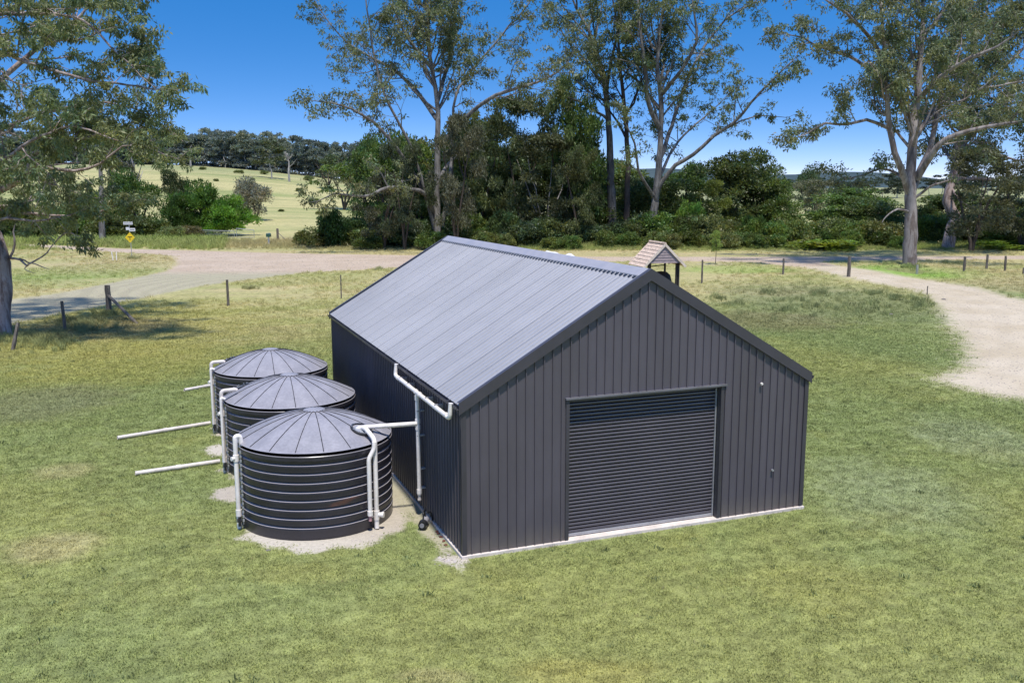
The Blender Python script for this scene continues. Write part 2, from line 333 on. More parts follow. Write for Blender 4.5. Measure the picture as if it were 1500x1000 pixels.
# distant forested ridge on the horizon
mh, t_, p_ = newmat('far_forest'); pz = t_.n('ShaderNodeNewGeometry').outputs['Position']
t_.put(p_.inputs['Base Color'], t_.mix(t_.ramp(t_.noise(pz, .02, 6, .7), .35, .65), (0.05, 0.075, 0.085), (0.075, 0.105, 0.11))); p_.inputs['Roughness'].default_value = 1; p_.inputs['Specular IOR Level'].default_value = 0
rv = []; rf = []; nA = 220
for i in range(nA):
    az = rad(-50 + 140*i/(nA-1)); D = 2600
    h = 38 + 16*math.sin(i*.11) + 10*math.sin(i*.31+1) + 3*mnoise.noise(Vector((i*.5, 0, 0))) + 2*mnoise.noise(Vector((i*1.9, 3, 0)))
    for dd, z in ((D, -5), (D+150, h*.7), (D+350, h), (D+900, h*.8), (D+1500, -5)):
        rv.append((CAM[0]+math.sin(az)*dd, CAM[1]+math.cos(az)*dd, z))
for i in range(nA-1):
    for j in range(4): rf.append((i*5+j, (i+1)*5+j, (i+1)*5+j+1, i*5+j+1))
MB().add(rv, rf).build('hills', mh, smooth=60, kind='structure')

def W2(pts): return np.array([on_ground(u, v)[:2] for u, v in pts])
def polysd(P, poly):
    """signed distance to polygon, positive inside"""
    d = np.full(len(P), 1e9); inside = np.zeros(len(P), bool); n = len(poly)
    for i in range(n):
        a, b = poly[i], poly[(i+1) % n]; e = b-a; w_ = P-a; tt = np.clip((w_@e)/(e@e+1e-12), 0, 1)
        d = np.minimum(d, np.hypot(*(w_-tt[:, None]*e).T))
        c = ((a[1] > P[:, 1]) != (b[1] > P[:, 1])); x = a[0]+(P[:, 1]-a[1])*(b[0]-a[0])/(b[1]-a[1]+1e-12); inside ^= c & (P[:, 0] < x)
    return np.where(inside, d, -d)
ROAD = W2([(-700, 352.5), (-300, 355), (0, 357), (60, 358.5), (180, 364.5), (300, 367.5), (400, 370.5), (500, 372.5), (600, 374), (760, 375.8), (860, 376), (1100, 376.2), (1250, 376), (1320, 376), (1500, 374.5), (1800, 371), (2200, 368),
           (2200, 372), (1800, 376), (1500, 379.5), (1400, 380.5), (1320, 381), (1230, 381), (1200, 383), (1233, 390), (1282, 396.5), (1329, 406), (1290, 408), (1240, 406), (1180, 392), (1100, 384), (1000, 382.5), (860, 383.5), (700, 388), (600, 390), (520, 396), (460, 398), (400, 405), (300, 418),
           (240, 399), (261, 387), (255, 375), (220, 372), (165, 369), (60, 362), (0, 360.5), (-300, 358), (-700, 355)])
TRACK = W2([(400, 405), (300, 418), (210, 436), (156, 447), (75, 462), (30, 472), (-80, 500), (-350, 560), (-350, 500), (-100, 455), (0, 441), (90, 429), (180, 411), (240, 398), (262, 388), (330, 392)])
DRIVE = W2([(1180, 387), (1233, 390), (1282, 396.5), (1329, 406), (1385, 414), (1436, 422), (1479, 435), (1500, 439), (1620, 470), (1800, 560), (1800, 680), (1620, 610), (1500, 584), (1454, 580), (1406, 568), (1362, 556), (1414, 538), (1410, 504), (1390, 476), (1376, 451), (1357, 432), (1329, 423), (1282, 415), (1240, 406), (1180, 392)])
def sheet(name, poly_list, me_i, mat, cell, tone=None, z=.004, pad=1.6, lab=None):
    pl = poly_list[me_i]; lo = pl.min(0)-pad*1.5; hi = pl.max(0)+pad*1.5
    xs = np.arange(lo[0], hi[0], cell); ys = np.arange(lo[1], hi[1], cell); X, Y = np.meshgrid(xs, ys); P = np.stack([X.ravel(), Y.ravel()], 1)
    S = np.stack([polysd(P, q) for q in poly_list], 1); un = S.max(1); own = S[:, me_i]
    F = grid_faces(len(ys), len(xs)); keep = (own[F].max(1) > -pad)
    cen = P[F].mean(1); So = S[F].mean(1); keep &= (So[:, me_i] > So.max(1)-.9)
    F = F[keep]; used = np.unique(F); mp = -np.ones(len(P), int); mp[used] = np.arange(len(used)); P = P[used]
    V = np.column_stack([P, terrain(P[:, 0], P[:, 1])+z])
    un = un[used] if not callable(tone) else un[used]
    tn = tone(P) if tone else np.zeros(len(P))
    me = np_mesh(name, V, mp[F], mat, {'edge': ('FLOAT', un), 'tone': ('FLOAT', tn)}, smooth=True)
    return place(me, name, kind='structure')
PL = [ROAD, TRACK, DRIVE]
def tone_road(P):     # the left-hand track is dustier and more grown over
    d = np.array([(Vector((*p, Z0))-Vector(CAM)).dot(Vector(FX)) for p in P]); return np.clip((81-d)/5, 0, .85)*(P[:, 0] < 20)
sheet('road', PL, 0, M_ROAD, .55, tone_road)
sheet('farm_track', PL, 1, M_ROAD, .5, tone_road, z=.008)
sheet('driveway', PL, 2, M_DRIVE, .45, z=.012)
def disc(x, y, rx, ry, n=28, ph=0): return np.array([(x+rx*math.cos(2*math.pi*k/n)*(1+.08*math.sin(3*k+ph)), y+ry*math.sin(2*math.pi*k/n)*(1+.08*math.sin(2*k+ph))) for k in range(n)])
TK = [(-2.24, 3.60), (-2.22, 7.72), (-2.23, 11.84)]
PADS = [disc(-2.15, 3.05, 1.78, 1.75, ph=1), disc(-.9, 3.7, .85, 1.1, ph=2), disc(-3.85, 5.7, .55, .6), disc(-2.22, 7.7, 1.75, 1.75, ph=3), disc(-3.95, 9.7, .4, .6, ph=1), disc(-2.23, 11.84, 1.75, 1.75), disc(-.18, .02, .30, .25, ph=2), disc(-.2, 7, .28, 7.2, n=60)]
allp = PADS
lo = np.array([-5.2, -1.]); hi = np.array([.1, 15.]); cell = .08
xs = np.arange(lo[0], hi[0], cell); ys = np.arange(lo[1], hi[1], cell); X, Y = np.meshgrid(xs, ys); P = np.stack([X.ravel(), Y.ravel()], 1)
un = np.stack([polysd(P, q) for q in PADS], 1).max(1); F = grid_faces(len(ys), len(xs)); F = F[un[F].max(1) > -.5]; used = np.unique(F); mp_ = -np.ones(len(P), int); mp_[used] = np.arange(len(used)); P = P[used]
tn = np.clip((P[:, 0]+.62)/.25, 0, 1)*.75*(P[:, 1] > .6)
place(np_mesh('bare_dirt_path', np.column_stack([P, np.full(len(P), Z0+.004)]), mp_[F], M_PAD, {'edge': ('FLOAT', un[used]), 'tone': ('FLOAT', tn)}), 'bare_dirt_ground', kind='structure')
PAD_UN = lambda P: np.stack([polysd(P, q) for q in PADS], 1).max(1)
ROAD_UN = lambda P: np.stack([polysd(P, q) for q in PL], 1).max(1)

# ------------------------------------------------------------------ the shed
W, L, HE, HR = 8.0, 13.87, 3.03, 5.40           # wall box; eave and ridge heights (underside of roof)
SL = (HR-HE)/(W/2); DX0, DX1, DTOP, REC = 2.21, 5.80, 2.93, 0.14
shed = empty('farm_shed', (W/2, L/2, 0), label='large charcoal corrugated steel shed with roller door and light grey gable roof', cat='shed')
def S(mb, name, mat, parent=shed, **k):        # parts are modelled in world space, then hung under the shed
    o = mb.build(name, mat, None, **k); par = parent
    o.parent = par; bpy.context.view_layer.update(); o.matrix_parent_inverse = par.matrix_world.inverted() if par else Matrix()
    return o
S(MB().box((-.055, -.06, Z0-.25), (W+.055, L+.055, -.004)), 'slab', M_CONC, bevel=.008)
PIT = W/42
RIB = [(0, 0), (.156, 0), (.160, .030), (.180, .030), (.184, .0), (.1904, 0)]
def wall_sheets(nm, origin, along, out, npitch, pit, ztop, zbot, per=4, cuts=()):
    """ribbed cladding sheets standing on z=0; ztop(s), zbot(s) give the cut edges at distance s along the wall"""
    o_, a_, n_ = Vector(origin), Vector(along), Vector(out); k = pit/.1904
    for s0 in range(0, npitch, per):
        mb = MB()
        for j in range(s0, min(s0+per, npitch)):
            pr = [(j*pit+x*k, d) for x, d in RIB]
            for c in cuts:
                if pr[0][0]+1e-4 < c < pr[-1][0]-1e-4: pr = sorted(pr+[(c, float(np.interp(c, [q[0] for q in pr], [q[1] for q in pr])))])
            for (s1, d1), (s2, d2) in zip(pr[:-1], pr[1:]):
                zb = zbot((s1+s2)/2); p1 = o_+a_*s1+n_*d1; p2 = o_+a_*s2+n_*d2
                mb.add([(p1.x, p1.y, zb), (p2.x, p2.y, zb), (p2.x, p2.y, ztop(s2)), (p1.x, p1.y, ztop(s1))], [(0, 1, 2, 3)])
        S(mb, nm, M_WALL)
gab = lambda s: min(s, W-s)*SL + HE
wall_sheets('wall_sheet', (0, 0, 0), (1, 0, 0), (0, -1, 0), 42, PIT, gab, lambda s: DTOP if DX0 < s < DX1 else .012, cuts=(DX0, DX1))
wall_sheets('wall_sheet', (W, L, 0), (-1, 0, 0), (0, 1, 0), 42, PIT, gab, lambda s: .012)
wall_sheets('wall_sheet', (0, L, 0), (0, -1, 0), (-1, 0, 0), 73, L/73, lambda s: HE, lambda s: .012)
wall_sheets('wall_sheet', (W, 0, 0), (0, 1, 0), (1, 0, 0), 73, L/73, lambda s: HE, lambda s: .012)
# corner flashings
for x, y, sx, sy in ((0, 0, -1, -1), (W, 0, 1, -1), (0, L, -1, 1), (W, L, 1, 1)):
    mb = MB(); mb.box((min(x, x+sx*.03), min(y-sy*.07, y+sy*.03), .014), (max(x, x+sx*.03), max(y-sy*.07, y+sy*.03), HE-.01))
    mb.box((min(x-sx*.07, x-.0005*sx), min(y+sy*.0005, y+sy*.0315), .016), (max(x-sx*.07, x-.0005*sx), max(y+sy*.0005, y+sy*.0315), HE-.012)); S(mb, 'corner_flashing', M_TRIM)
# roof
TH = .024; OS, OF = .07, .05
RN = Vector((-SL, 0, 1)).normalized()
def roof_side(sgn):
    np_ = 73; pit = (L+2*OF)/np_; k = pit/.1904; RR = [(0, 0), (.150, 0), (.162, TH), (.176, TH), (.186, 0), (.1904, 0)]
    ex = -OS if sgn < 0 else W+OS; ez = HE-OS*SL+.02; rxx = W/2 + sgn*.02; rz = HR+.02; nrm = Vector((sgn*SL, 0, 1)).normalized()
    for s0 in range(0, np_, 4):
        mb = MB()
        for j in range(s0, min(s0+4, np_)):
            lap = .004 if j % 4 == 0 else 0
            pr = [(-OF+j*pit+x*k, d+(lap if i == 0 else 0)) for i, (x, d) in enumerate(RR)]; V = []
            for y, d in pr:
                q = nrm*d; V += [(ex+q.x, y, ez+q.z), (rxx+q.x, y, rz+q.z)]
            mb.add(V, [(2*i, 2*i+2, 2*i+3, 2*i+1) if sgn < 0 else (2*i, 2*i+1, 2*i+3, 2*i+2) for i in range(len(pr)-1)])
            if j % 4 == 0:      # side lap edge of the sheet
                y = pr[0][0]; q = nrm*(TH+.006)
                a = Vector((ex, y, ez)); b = Vector((rxx, y, rz))
                mb.add([a+nrm*.001+Vector((0, -.008, 0)), b+nrm*.001+Vector((0, -.008, 0)), b+nrm*.014, a+nrm*.014, a+nrm*.001+Vector((0, .008, 0)), b+nrm*.001+Vector((0, .008, 0))], [(0, 1, 2, 3), (3, 2, 5, 4)])
        S(mb, 'roof_sheet', M_ROOF)
    mb = MB()
    for t in (.03, .22, .41, .60, .79, .95):
        for j in range(0, np_):
            y = -OF+(j+.865)*pit; x = ex+(rxx-ex)*t; z = ez+(rz-ez)*t; c = Vector((x, y, z))+nrm*(TH+.001)
            tx = Vector((1, 0, (rz-ez)/(rxx-ex))).normalized()*.008; ty = Vector((0, .008, 0))
            mb.add([c-tx-ty, c+tx-ty, c+tx+ty, c-tx+ty, c+nrm*.007], [(0, 1, 4), (1, 2, 4), (2, 3, 4), (3, 0, 4)])
    S(mb, 'roof_screws', M_ROOF, kind='stuff')
    mb = MB(); a = Vector((ex, 0, ez)); b = Vector((rxx, 0, rz))
    for j in range(0, np_, 4):
        y = -OF+j*pit-.022; w_ = (.006, .003, .007, .004)[(j//4*7) % 4]
        if j: mb.add([a+nrm*(TH+.003)+Vector((0, y-w_, 0)), b+nrm*(TH+.003)+Vector((0, y-w_, 0)), b+nrm*(TH+.003)+Vector((0, y+w_, 0)), a+nrm*(TH+.003)+Vector((0, y+w_, 0))], [(0, 1, 2, 3)])
    S(mb, 'lap_seams', M_TRIM, kind='stuff')
    mb = MB(); tx = (a-b).normalized()
    for j in range(np_):
        y = -OF+(j+.37)*pit; c = b+tx*.235; e = b+tx*.285; q = [c+Vector((0, -.045, 0)), c+Vector((0, .045, 0)), e+Vector((0, .045, 0)), e+Vector((0, -.045, 0))]; q = [k+Vector((0, y, 0)) for k in q]
        mb.add([k+nrm*.002 for k in q]+[k+nrm*.024 for k in q], [(0, 1, 2, 3), (7, 6, 5, 4), (0, 4, 5, 1), (1, 5, 6, 2), (2, 6, 7, 3), (3, 7, 4, 0)])
    S(mb, 'ridge_gap_shade', M_BLACK, kind='stuff')  # black blocks stand in for the shadow under the ridge cap edge
roof_side(-1); roof_side(1)
# soffit lining so that the roof has a body underneath
mb = MB()
for sg, x0 in ((-1, -OS+.01), (1, W+OS-.01)):
    mb.add([(x0, -OF+.01, HE-OS*SL+.012), (W/2, -OF+.01, HR+.012), (W/2, L+OF-.01, HR+.012), (x0, L+OF-.01, HE-OS*SL+.012)], [(0, 1, 2, 3)])
S(mb, 'roof_lining', M_TRIM)
# ridge cap
mb = MB(); c0 = Vector((W/2, 0, HR+.02+TH+.022))
prof = [(-.22, -.22*SL-.012), (-.215, -.215*SL+.004), (-.05, -.05*SL+.012), (0, .012), (.05, -.05*SL+.012), (.215, -.215*SL+.004), (.22, -.22*SL-.012)]
ysr = [-OF-.02, L+OF+.02]; V = [(c0.x+a, y, c0.z+b) for y in ysr for a, b in prof]; n = len(prof)
mb.add(V, [(i, i+1, n+i+1, n+i) for i in range(n-1)]); S(mb, 'ridge_cap', M_CAP)
# barge flashings (dark, both gables, both slopes)
for yy, sy in ((-OF, -1), (L+OF, 1)):
    for sg in (-1, 1):
        x0 = W/2; x1 = W/2+sg*(W/2+OS+.01); zz = lambda x: HR+.02-abs(x-W/2)*SL
        u = .062; dn = -.175; y0 = yy; y1 = yy+sy*.018; yb = yy-sy*.10
        A = [(x0, y1, zz(x0)+u), (x1, y1, zz(x1)+u), (x1, y1, zz(x1)+dn), (x0, y1, zz(x0)+dn)]
        B = [(x, y0, z) for x, _, z in A]; C = [(x0, yb, zz(x0)+u-.001), (x1, yb, zz(x1)+u-.001), (x0, yb, zz(x0)+u-.014), (x1, yb, zz(x1)+u-.014)]
        mb = MB(); mb.add(A+B, [(0, 1, 2, 3), (7, 6, 5, 4), (0, 4, 5, 1), (1, 5, 6, 2), (2, 6, 7, 3)]); mb.add([A[0], A[1], C[1], C[0], C[2], C[3]], [(0, 1, 2, 3), (3, 2, 5, 4)])
        S(mb, 'barge_flashing', M_TRIM)
# gutters
for sg in (-1, 1):
    xo = -OS if sg < 0 else W+OS; ze = HE-OS*SL
    pr = [(0, .02), (0, -.065), (sg*.066, -.065), (sg*.078, .000), (sg*.072, .006), (sg*.066, .000), (sg*.058, -.052), (sg*.012, -.052), (sg*.012, .02)]
    mb = MB(); V = [(xo-sg*.012+a, y, ze+b) for y in (-OF-.005, L+OF+.005) for a, b in pr]; n = len(pr)
    mb.add(V, [(i, (i+1) % n, n+(i+1) % n, n+i) for i in range(n)]+[tuple(range(n)), tuple(range(2*n-1, n-1, -1))]); S(mb, 'gutter', M_TRIM)
    mb = MB()
    for j in range(13): mb.box((xo-sg*.012+min(0, sg*.078), .5+j*1.07, ze+.013), (xo-sg*.012+max(0, sg*.078), .53+j*1.07, ze+.017))
    S(mb, 'gutter_straps', M_TRIM, kind='stuff')
# door opening, jambs, header, roller door
S(MB().box((DX0-.0, .0015, .006), (DX0+.03, REC, DTOP-.03)).box((DX0-.045, -.030, .010), (DX0+.03, -.0005, DTOP)), 'door_jamb', M_TRIM)
S(MB().box((DX1-.03, .0015, .006), (DX1, REC, DTOP-.03)).box((DX1-.03, -.030, .010), (DX1+.045, -.0005, DTOP)), 'door_jamb', M_TRIM)
S(MB().box((DX0-.06, -.062, DTOP+.002), (DX1+.10, .001, DTOP+.04)), 'door_header', simple('header_flashing', (0.16, 0.155, 0.165), .35, .6))
S(MB().box((DX0, .003, DTOP-.03), (DX1, REC+.02, DTOP)), 'door_soffit', M_TRIM)
door = S(MB().box((DX0+.031, REC+.02, .006), (DX1-.031, REC+.03, DTOP-.01)), 'roller_door', M_DOOR)
mb = MB(); per = .0765; nS = int((DTOP-.1)/per)
for j in range(nS):
    z = .075+j*per; pr = [(z, .020), (z+.010, .0), (z+.030, -.006), (z+.054, -.002), (z+.060, .020), (z+per, .020)]
    V = []
    for zz_, d in pr: V += [(DX0+.035, REC+d, zz_), (DX1-.035, REC+d, zz_)]
    mb.add(V, [(2*i, 2*i+1, 2*i+3, 2*i+2) for i in range(len(pr)-1)])
S(mb, 'door_slats', M_DOOR, door, kind='stuff')
S(MB().box((DX0+.035, REC-.012, .012), (DX1-.035, REC+.018, .073)), 'bottom_rail', M_GALV, door, bevel=.004)
for x in (DX0+.031, DX1-.075): S(MB().box((x, REC-.03, .006), (x+.03, REC-.001, DTOP-.032)), 'door_guide', M_GALV, door)
# small fittings on the front wall
S(MB().lathe([(0, -.02), (.026, -.02), (.03, 0), (.026, .02), (0, .02)], 14), 'wall_light', M_PVC, label='small white light fitting high on the front wall').matrix_parent_inverse = Matrix.Translation((6.77-W/2, -.05-L/2, 2.91))@Matrix.Rotation(rad(90), 4, 'X')
S(MB().lathe([(0, -.02), (.025, -.02), (.025, .02), (0, .02)], 10), 'wall_tap', M_GALV).matrix_parent_inverse = Matrix.Translation((7.16-W/2, -.04-L/2, .93))@Matrix.Rotation(rad(90), 4, 'X')
# gutter downpipes on the left wall, joined into one drop
XP = -.165
dp = S(MB().tube(round_path([(XP+.03, 4.6, HE-.03), (XP, 4.6, 2.72), (XP, .27, 2.70), (XP+.03, .27, HE-.03)], .09), .047, 12), 'gutter_pipe', M_PVC, smooth=50)
S(MB().tube([(XP, 2.66, 2.70), (XP, 2.62, .42)], .047, 12), 'drop_pipe', M_PVC, smooth=50)
mb = MB()
for z in (2.60, 2.08, 1.94, .50): mb.tube([(XP, 2.66-(2.7-z)*.017, z+.05), (XP, 2.66-(2.7-z)*.017, z-.05)], .058, 12)
for y in (4.35, 2.8, 2.5, .5): mb.tube([(XP, y, 2.715), (XP, y-.09, 2.715)], .056, 12)
S(mb, 'pipe_collars', M_PVC, dp, smooth=50, kind='stuff')
S(MB().tube([(XP, 2.62, .42), (XP, 2.62, .33)], .034, 10).tube([(XP, 2.62, .335), (XP, 2.62, .30)], .042, 10), 'pipe_end_cap', M_PVCD, dp)
for z in (2.3, 1.75, 1.0, .56):
    S(MB().box((XP-.03, 2.60, z), (-.02, 2.72, z+.025)), 'pipe_bracket', M_GALV, dp)
for y in (4.1, 3.4, 1.9, 1.2): S(MB().box((XP-.03, y, 2.66), (-.02, y+.03, 2.775)), 'pipe_bracket', M_GALV, dp)

# ------------------------------------------------------------------ water tanks
TR, TH_, TA = 1.66, 1.78, 2.30
def lidz(r): return TH_ + (TA-TH_)*(1-(r/TR)**1.75)
def build_tank(i, lab):
    x, y = TK[i]; t = empty('water_tank', (x, y, Z0+.005), label=lab, cat='water tank', group='black plastic rainwater tanks beside the shed'); zb = Z0+.005
    N = 72; pr = [(0, .0), (TR-.02, 0), (TR-.005, .015)]
    z = .015
    for k in range(8):
        zl = .20+k*.197
        pr += [(TR, zl-.045-.008), (TR+.004, zl-.038), (TR+.004, zl-.010), (TR-.002, zl+.002), (TR-.062, zl+.012), (TR-.064, zl+.034), (TR-.012, zl+.050), (TR-.004, zl+.060)]
    pr += [(TR+.002, TH_-.10), (TR+.014, TH_-.09), (TR+.016, TH_-.005), (TR+.004, TH_+.008)]
    pr = [(r, q+.06*(1-q/TH_)-.0) for r, q in pr]; pr[0] = (0, 0.005); pr[1] = (TR-.02, .005)
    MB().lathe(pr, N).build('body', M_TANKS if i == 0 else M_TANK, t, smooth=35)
    h = -zb
    lp = [(TR+.006, TH_+.008+h)]+[(TR*q, lidz(TR*q)+.008+h) for q in (.985, .93, .85, .75, .65, .55, .45, .35, .25, .15, .1)]+[(0.001, lidz(.1)+.02+h)]
    lid = MB().lathe(lp, N).build('lid', M_LID, t, smooth=50)
    NR = 18; rb = MB(); q_ = [TR*.985, TR*.9, TR*.78, TR*.62, TR*.46, TR*.3, TR*.14]
    V = []
    for r in q_: V += [(r, -.011, lidz(r)+.004+h), (r, 0, lidz(r)+.024+h), (r, .011, lidz(r)+.004+h)]
    rb.add(V, [f for k in range(len(q_)-1) for f in ((3*k, 3*k+1, 3*k+4, 3*k+3), (3*k+1, 3*k+2, 3*k+5, 3*k+4))]+[(0, 2, 1)])
    first = rb.build('lid_rib', M_LIDRIB, lid)
    for k in range(NR):
        o = first if k == 0 else first.copy()
        if k: COL.objects.link(o)
        o.parent = lid; o.rotation_euler = (0, 0, 2*math.pi*(k+.35)/NR)
    cp = MB(); star = []; n = 36
    for k in range(n):
        rr = .26 if k % 2 == 0 else .19; a = 2*math.pi*(k+.7)/n; star.append((rr*math.cos(a), rr*math.sin(a), lidz(rr)+.028+h))
    cp.add(star+[(0, 0, TA+.05+h)], [(k, (k+1) % n, n) for k in range(n)]); cp.build('lid_cap', M_LIDCAP, lid)
    return t, lid, h
def hatch(lid, h, ang, r0):
    c = Vector((r0*math.cos(ang), r0*math.sin(ang), lidz(r0)+h)); sl = math.atan2(lidz(r0-.2)-lidz(r0+.2), .4)*.8
    hb = MB().lathe([(.25, -.05), (.25, .035), (.235, .045), (.215, .045), (.205, .03), (.205, -.02)], 30).build('hatch_ring', M_BLACK, lid, smooth=40)
    hb.location = c; hb.rotation_euler = (0, sl, ang)
    st = MB().lathe([(.204, .012), (.1, .026), (.001, .03)], 30).build('strainer', M_STRAIN, hb)
    mb = MB()
    for k in range(10):
        a = 2*math.pi*k/10; mb.box((.225*math.cos(a)-.012, .225*math.sin(a)-.012, .045), (.225*math.cos(a)+.012, .225*math.sin(a)+.012, .06))
    mb.build('hatch_clips', M_GALV, hb, kind='stuff')
    return c
def vpipe(t, x, y, zt, name='overflow_pipe', r=.05, mat=M_PVC):
    return x
tank_labels = ['nearest of the three black rainwater tanks, with rusty smear and hatch beside the pipes',
               'middle of the three black ribbed rainwater tanks beside the shed wall', 'farthest of the three black ribbed rainwater tanks, by the rear of the shed']
for i in range(3):
    t, lid, h = build_tank(i, tank_labels[i])
    hang = [rad(-47), rad(160), rad(160)][i]
    hatch(lid, h, hang, 1.24 if i == 0 else 1.30)
    # overflow riser on the left of every tank
    la = rad(191) if i == 0 else rad(188); R1 = TR+.085; px_, py_ = R1*math.cos(la), R1*math.sin(la); ca, sa = math.cos(la), math.sin(la)
    if i == 0:
        pts = [(px_-.10*ca*2.2, py_-.10*sa*2.2, 1.72+h), (px_-.05*ca, py_-.05*sa, 1.93+h), (px_+.0*ca, py_, 1.9+h), (px_, py_, 1.72+h), (px_, py_, .02)]
        pts = [((TR-.04)*ca, (TR-.04)*sa, 1.74+h), ((TR-.02)*ca, (TR-.02)*sa, 1.95+h), (px_, py_, 1.95+h), (px_, py_, .0)]
    else:
        pts = [((TR-.30)*ca, (TR-.30)*sa, lidz(TR-.30)+.10+h), ((TR-.26)*ca, (TR-.26)*sa, 2.06+h), (px_, py_, 2.06+h), (px_, py_, .0)]
    op = MB().tube(round_path(pts, .09), .05, 12).build('overflow_pipe', M_PVCD if i else M_PVC, t, smooth=50)
    mb = MB()
    for z in (1.55, .35): mb.tube([(px_, py_, z+.07), (px_, py_, z-.07)], .062, 12)
    mb.tube([(px_, py_, 1.55), (px_-.0-.10, py_-.05, 1.55)], .045, 10)
    mb.build('pipe_collars', M_PVC, op, smooth=50, kind='stuff')
    # second, lower outlet line with chain-like level indicator beside it
    mb = MB()
    a2 = la+.075; q = Vector(((TR+.03)*math.cos(a2), (TR+.03)*math.sin(a2), 0))
    for k in range(17): mb.box((q.x-.018, q.y-.018, .18+k*.093), (q.x+.018, q.y+.018, .235+k*.093))
    mb.tube([(q.x, q.y, .12), (q.x, q.y, 1.75)], .008, 6)
    mb.build('level_chain', M_GALV, t, label='pale knotted level indicator line down the tank side')
    if i:
        a3 = la+.05; q = Vector(((TR+.12)*math.cos(a3), (TR+.12)*math.sin(a3), 0))
        MB().tube(round_path([((TR+.02)*math.cos(a3), (TR+.02)*math.sin(a3), 1.86+h), (q.x, q.y, 1.90+h), (q.x, q.y, .3)], .06), .036, 10).build('outlet_pipe', M_PVC, t, smooth=50)
    MB().tube([(px_-.05, py_-.12, .22), (px_+.05, py_-.12, .22)], .045, 8).tube([(px_, py_-.14, .10), (px_, py_-.14, .30)], .03, 8).build('outlet_valve', M_BLACK, t)
    if i == 0:
        # inlet from the shed: enters at the hatch, with two stand pipes in front
        T0 = Vector((TK[0][0], TK[0][1], Z0+.005)); hx = Vector((1.24*math.cos(hang), 1.24*math.sin(hang), 0)); hc = Vector((hx.x, hx.y, 1.98+h))
        e = Vector((XP-.02, 2.64, 2.03))-T0
        MB().tube(round_path([hc+Vector((-.12, .02, -.10)), hc+Vector((-.08, .02, .06)), e], .07), .05, 12).build('inlet_pipe', M_PVC, t, smooth=50, label='long white inlet pipe from shed downpipe to tank hatch')
        fa = rad(-55); bx, by = (TR+.10)*math.cos(fa), (TR+.10)*math.sin(fa)
        sp = MB().tube(round_path([hc+Vector((.02, .0, .06)), hc+Vector((.06, -.14, .07)), (bx, by, 1.90+h), (bx, by, .03)], .12), .05, 12).build('stand_pipe', M_PVC, t, smooth=50)
        MB().tube([(bx, by, .42), (bx, by, .22)], .062, 12).tube([(bx, by, .33), (bx+.11, by-.06, .33)], .05, 12).tube([(bx+.10, by-.055, .33), (bx+.14, by-.078, .33)], .062, 12).build('pipe_tee', M_PVC, sp, smooth=50)
        fb = rad(-61); cx_, cy_ = (TR+.10)*math.cos(fb), (TR+.10)*math.sin(fb)
        sp2 = MB().tube(round_path([(bx-.02, by-.04, 1.86+h), (bx-.03, by-.06, 1.72+h), (cx_, cy_, 1.52+h), (cx_, cy_, .40)], .06), .048, 12).build('stand_pipe', M_PVC, t, smooth=50)
        MB().tube([(cx_, cy_, .46), (cx_, cy_, .36)], .06, 12).build('pipe_collar', M_PVC, sp2, smooth=50)
        MB().tube([(cx_, cy_, .36), (cx_, cy_, .24)], .036, 10).build('pipe_end_cap', M_PINK, sp2, smooth=50)

# loose drain pipes lying on the lawn
for k, (a, b, lab) in enumerate([((198, 693), (322, 675), 'long white pipe lying on the grass beside the middle tank'), ((172, 641), (308, 619), 'longest white pipe lying on the grass beside the farthest tank'), ((270, 571), (312, 563.5), 'short white pipe end lying on the grass behind the farthest tank')]):
    A = on_ground(*a, z=Z0+.07); B = on_ground(*b, z=Z0+.07)
    if k == 2: B = A+(B-A)*1.5
    d = (B-A)/np.linalg.norm(B-A); mb = MB(); mb.tube([A, A+d*.02, B], .055, 14, cap=False); mb.tube([A, A+d*.3], .046, 14, cap=False); 
    n0 = 14; root = empty('drain_pipe', (A[0], A[1], Z0), label=lab, cat='pipe', group='white drain pipes lying on the grass')
    o = mb.build('pipe_length', M_PVCD, root, smooth=50); o.matrix_parent_inverse = Matrix.Translation((-A[0], -A[1], -Z0))
    j = A+d*np.linalg.norm(B-A)*.5; o = MB().tube([j-d*.06, j+d*.06], .064, 14).build('pipe_collar', M_PVCD, root, smooth=50); o.matrix_parent_inverse = Matrix.Translation((-A[0], -A[1], -Z0))
# water pump by the slab
pc = on_ground(622, 772, Z0); pump = empty('water_pump', (pc[0], pc[1], Z0), rz=rad(60), label='small black and grey water pump on the ground against the shed wall', cat='pump')
MB().tube([(-.10, 0, .13), (.14, 0, .13)], .075, 16).build('motor', M_LIDCAP, pump, smooth=50)
MB().tube([(-.22, 0, .12), (-.10, 0, .12)], .10, 16, rs=[.085, .10]).build('pump_head', M_BLACK, pump, smooth=50)
MB().tube([(-.235, 0, .12), (-.218, 0, .12)], .05, 14).build('pump_face', M_LIDCAP, pump)
MB().box((-.18, -.07, 0), (.12, .07, .05)).build('foot', M_BLACK, pump, bevel=.01)
MB().tube(round_path([(-.1, 0, .2), (-.1, 0, .36), (.25, .05, .36), (.33, .1, .05)], .08), .016, 8).build('hose', M_BLACK, pump, smooth=50)
MB().tube(round_path([(.1, 0, .2), (.12, 0, .3), (.2, -.1, .28), (.25, -.12, .02)], .05), .014, 8).build('hose', M_BLACK, pump, smooth=50)
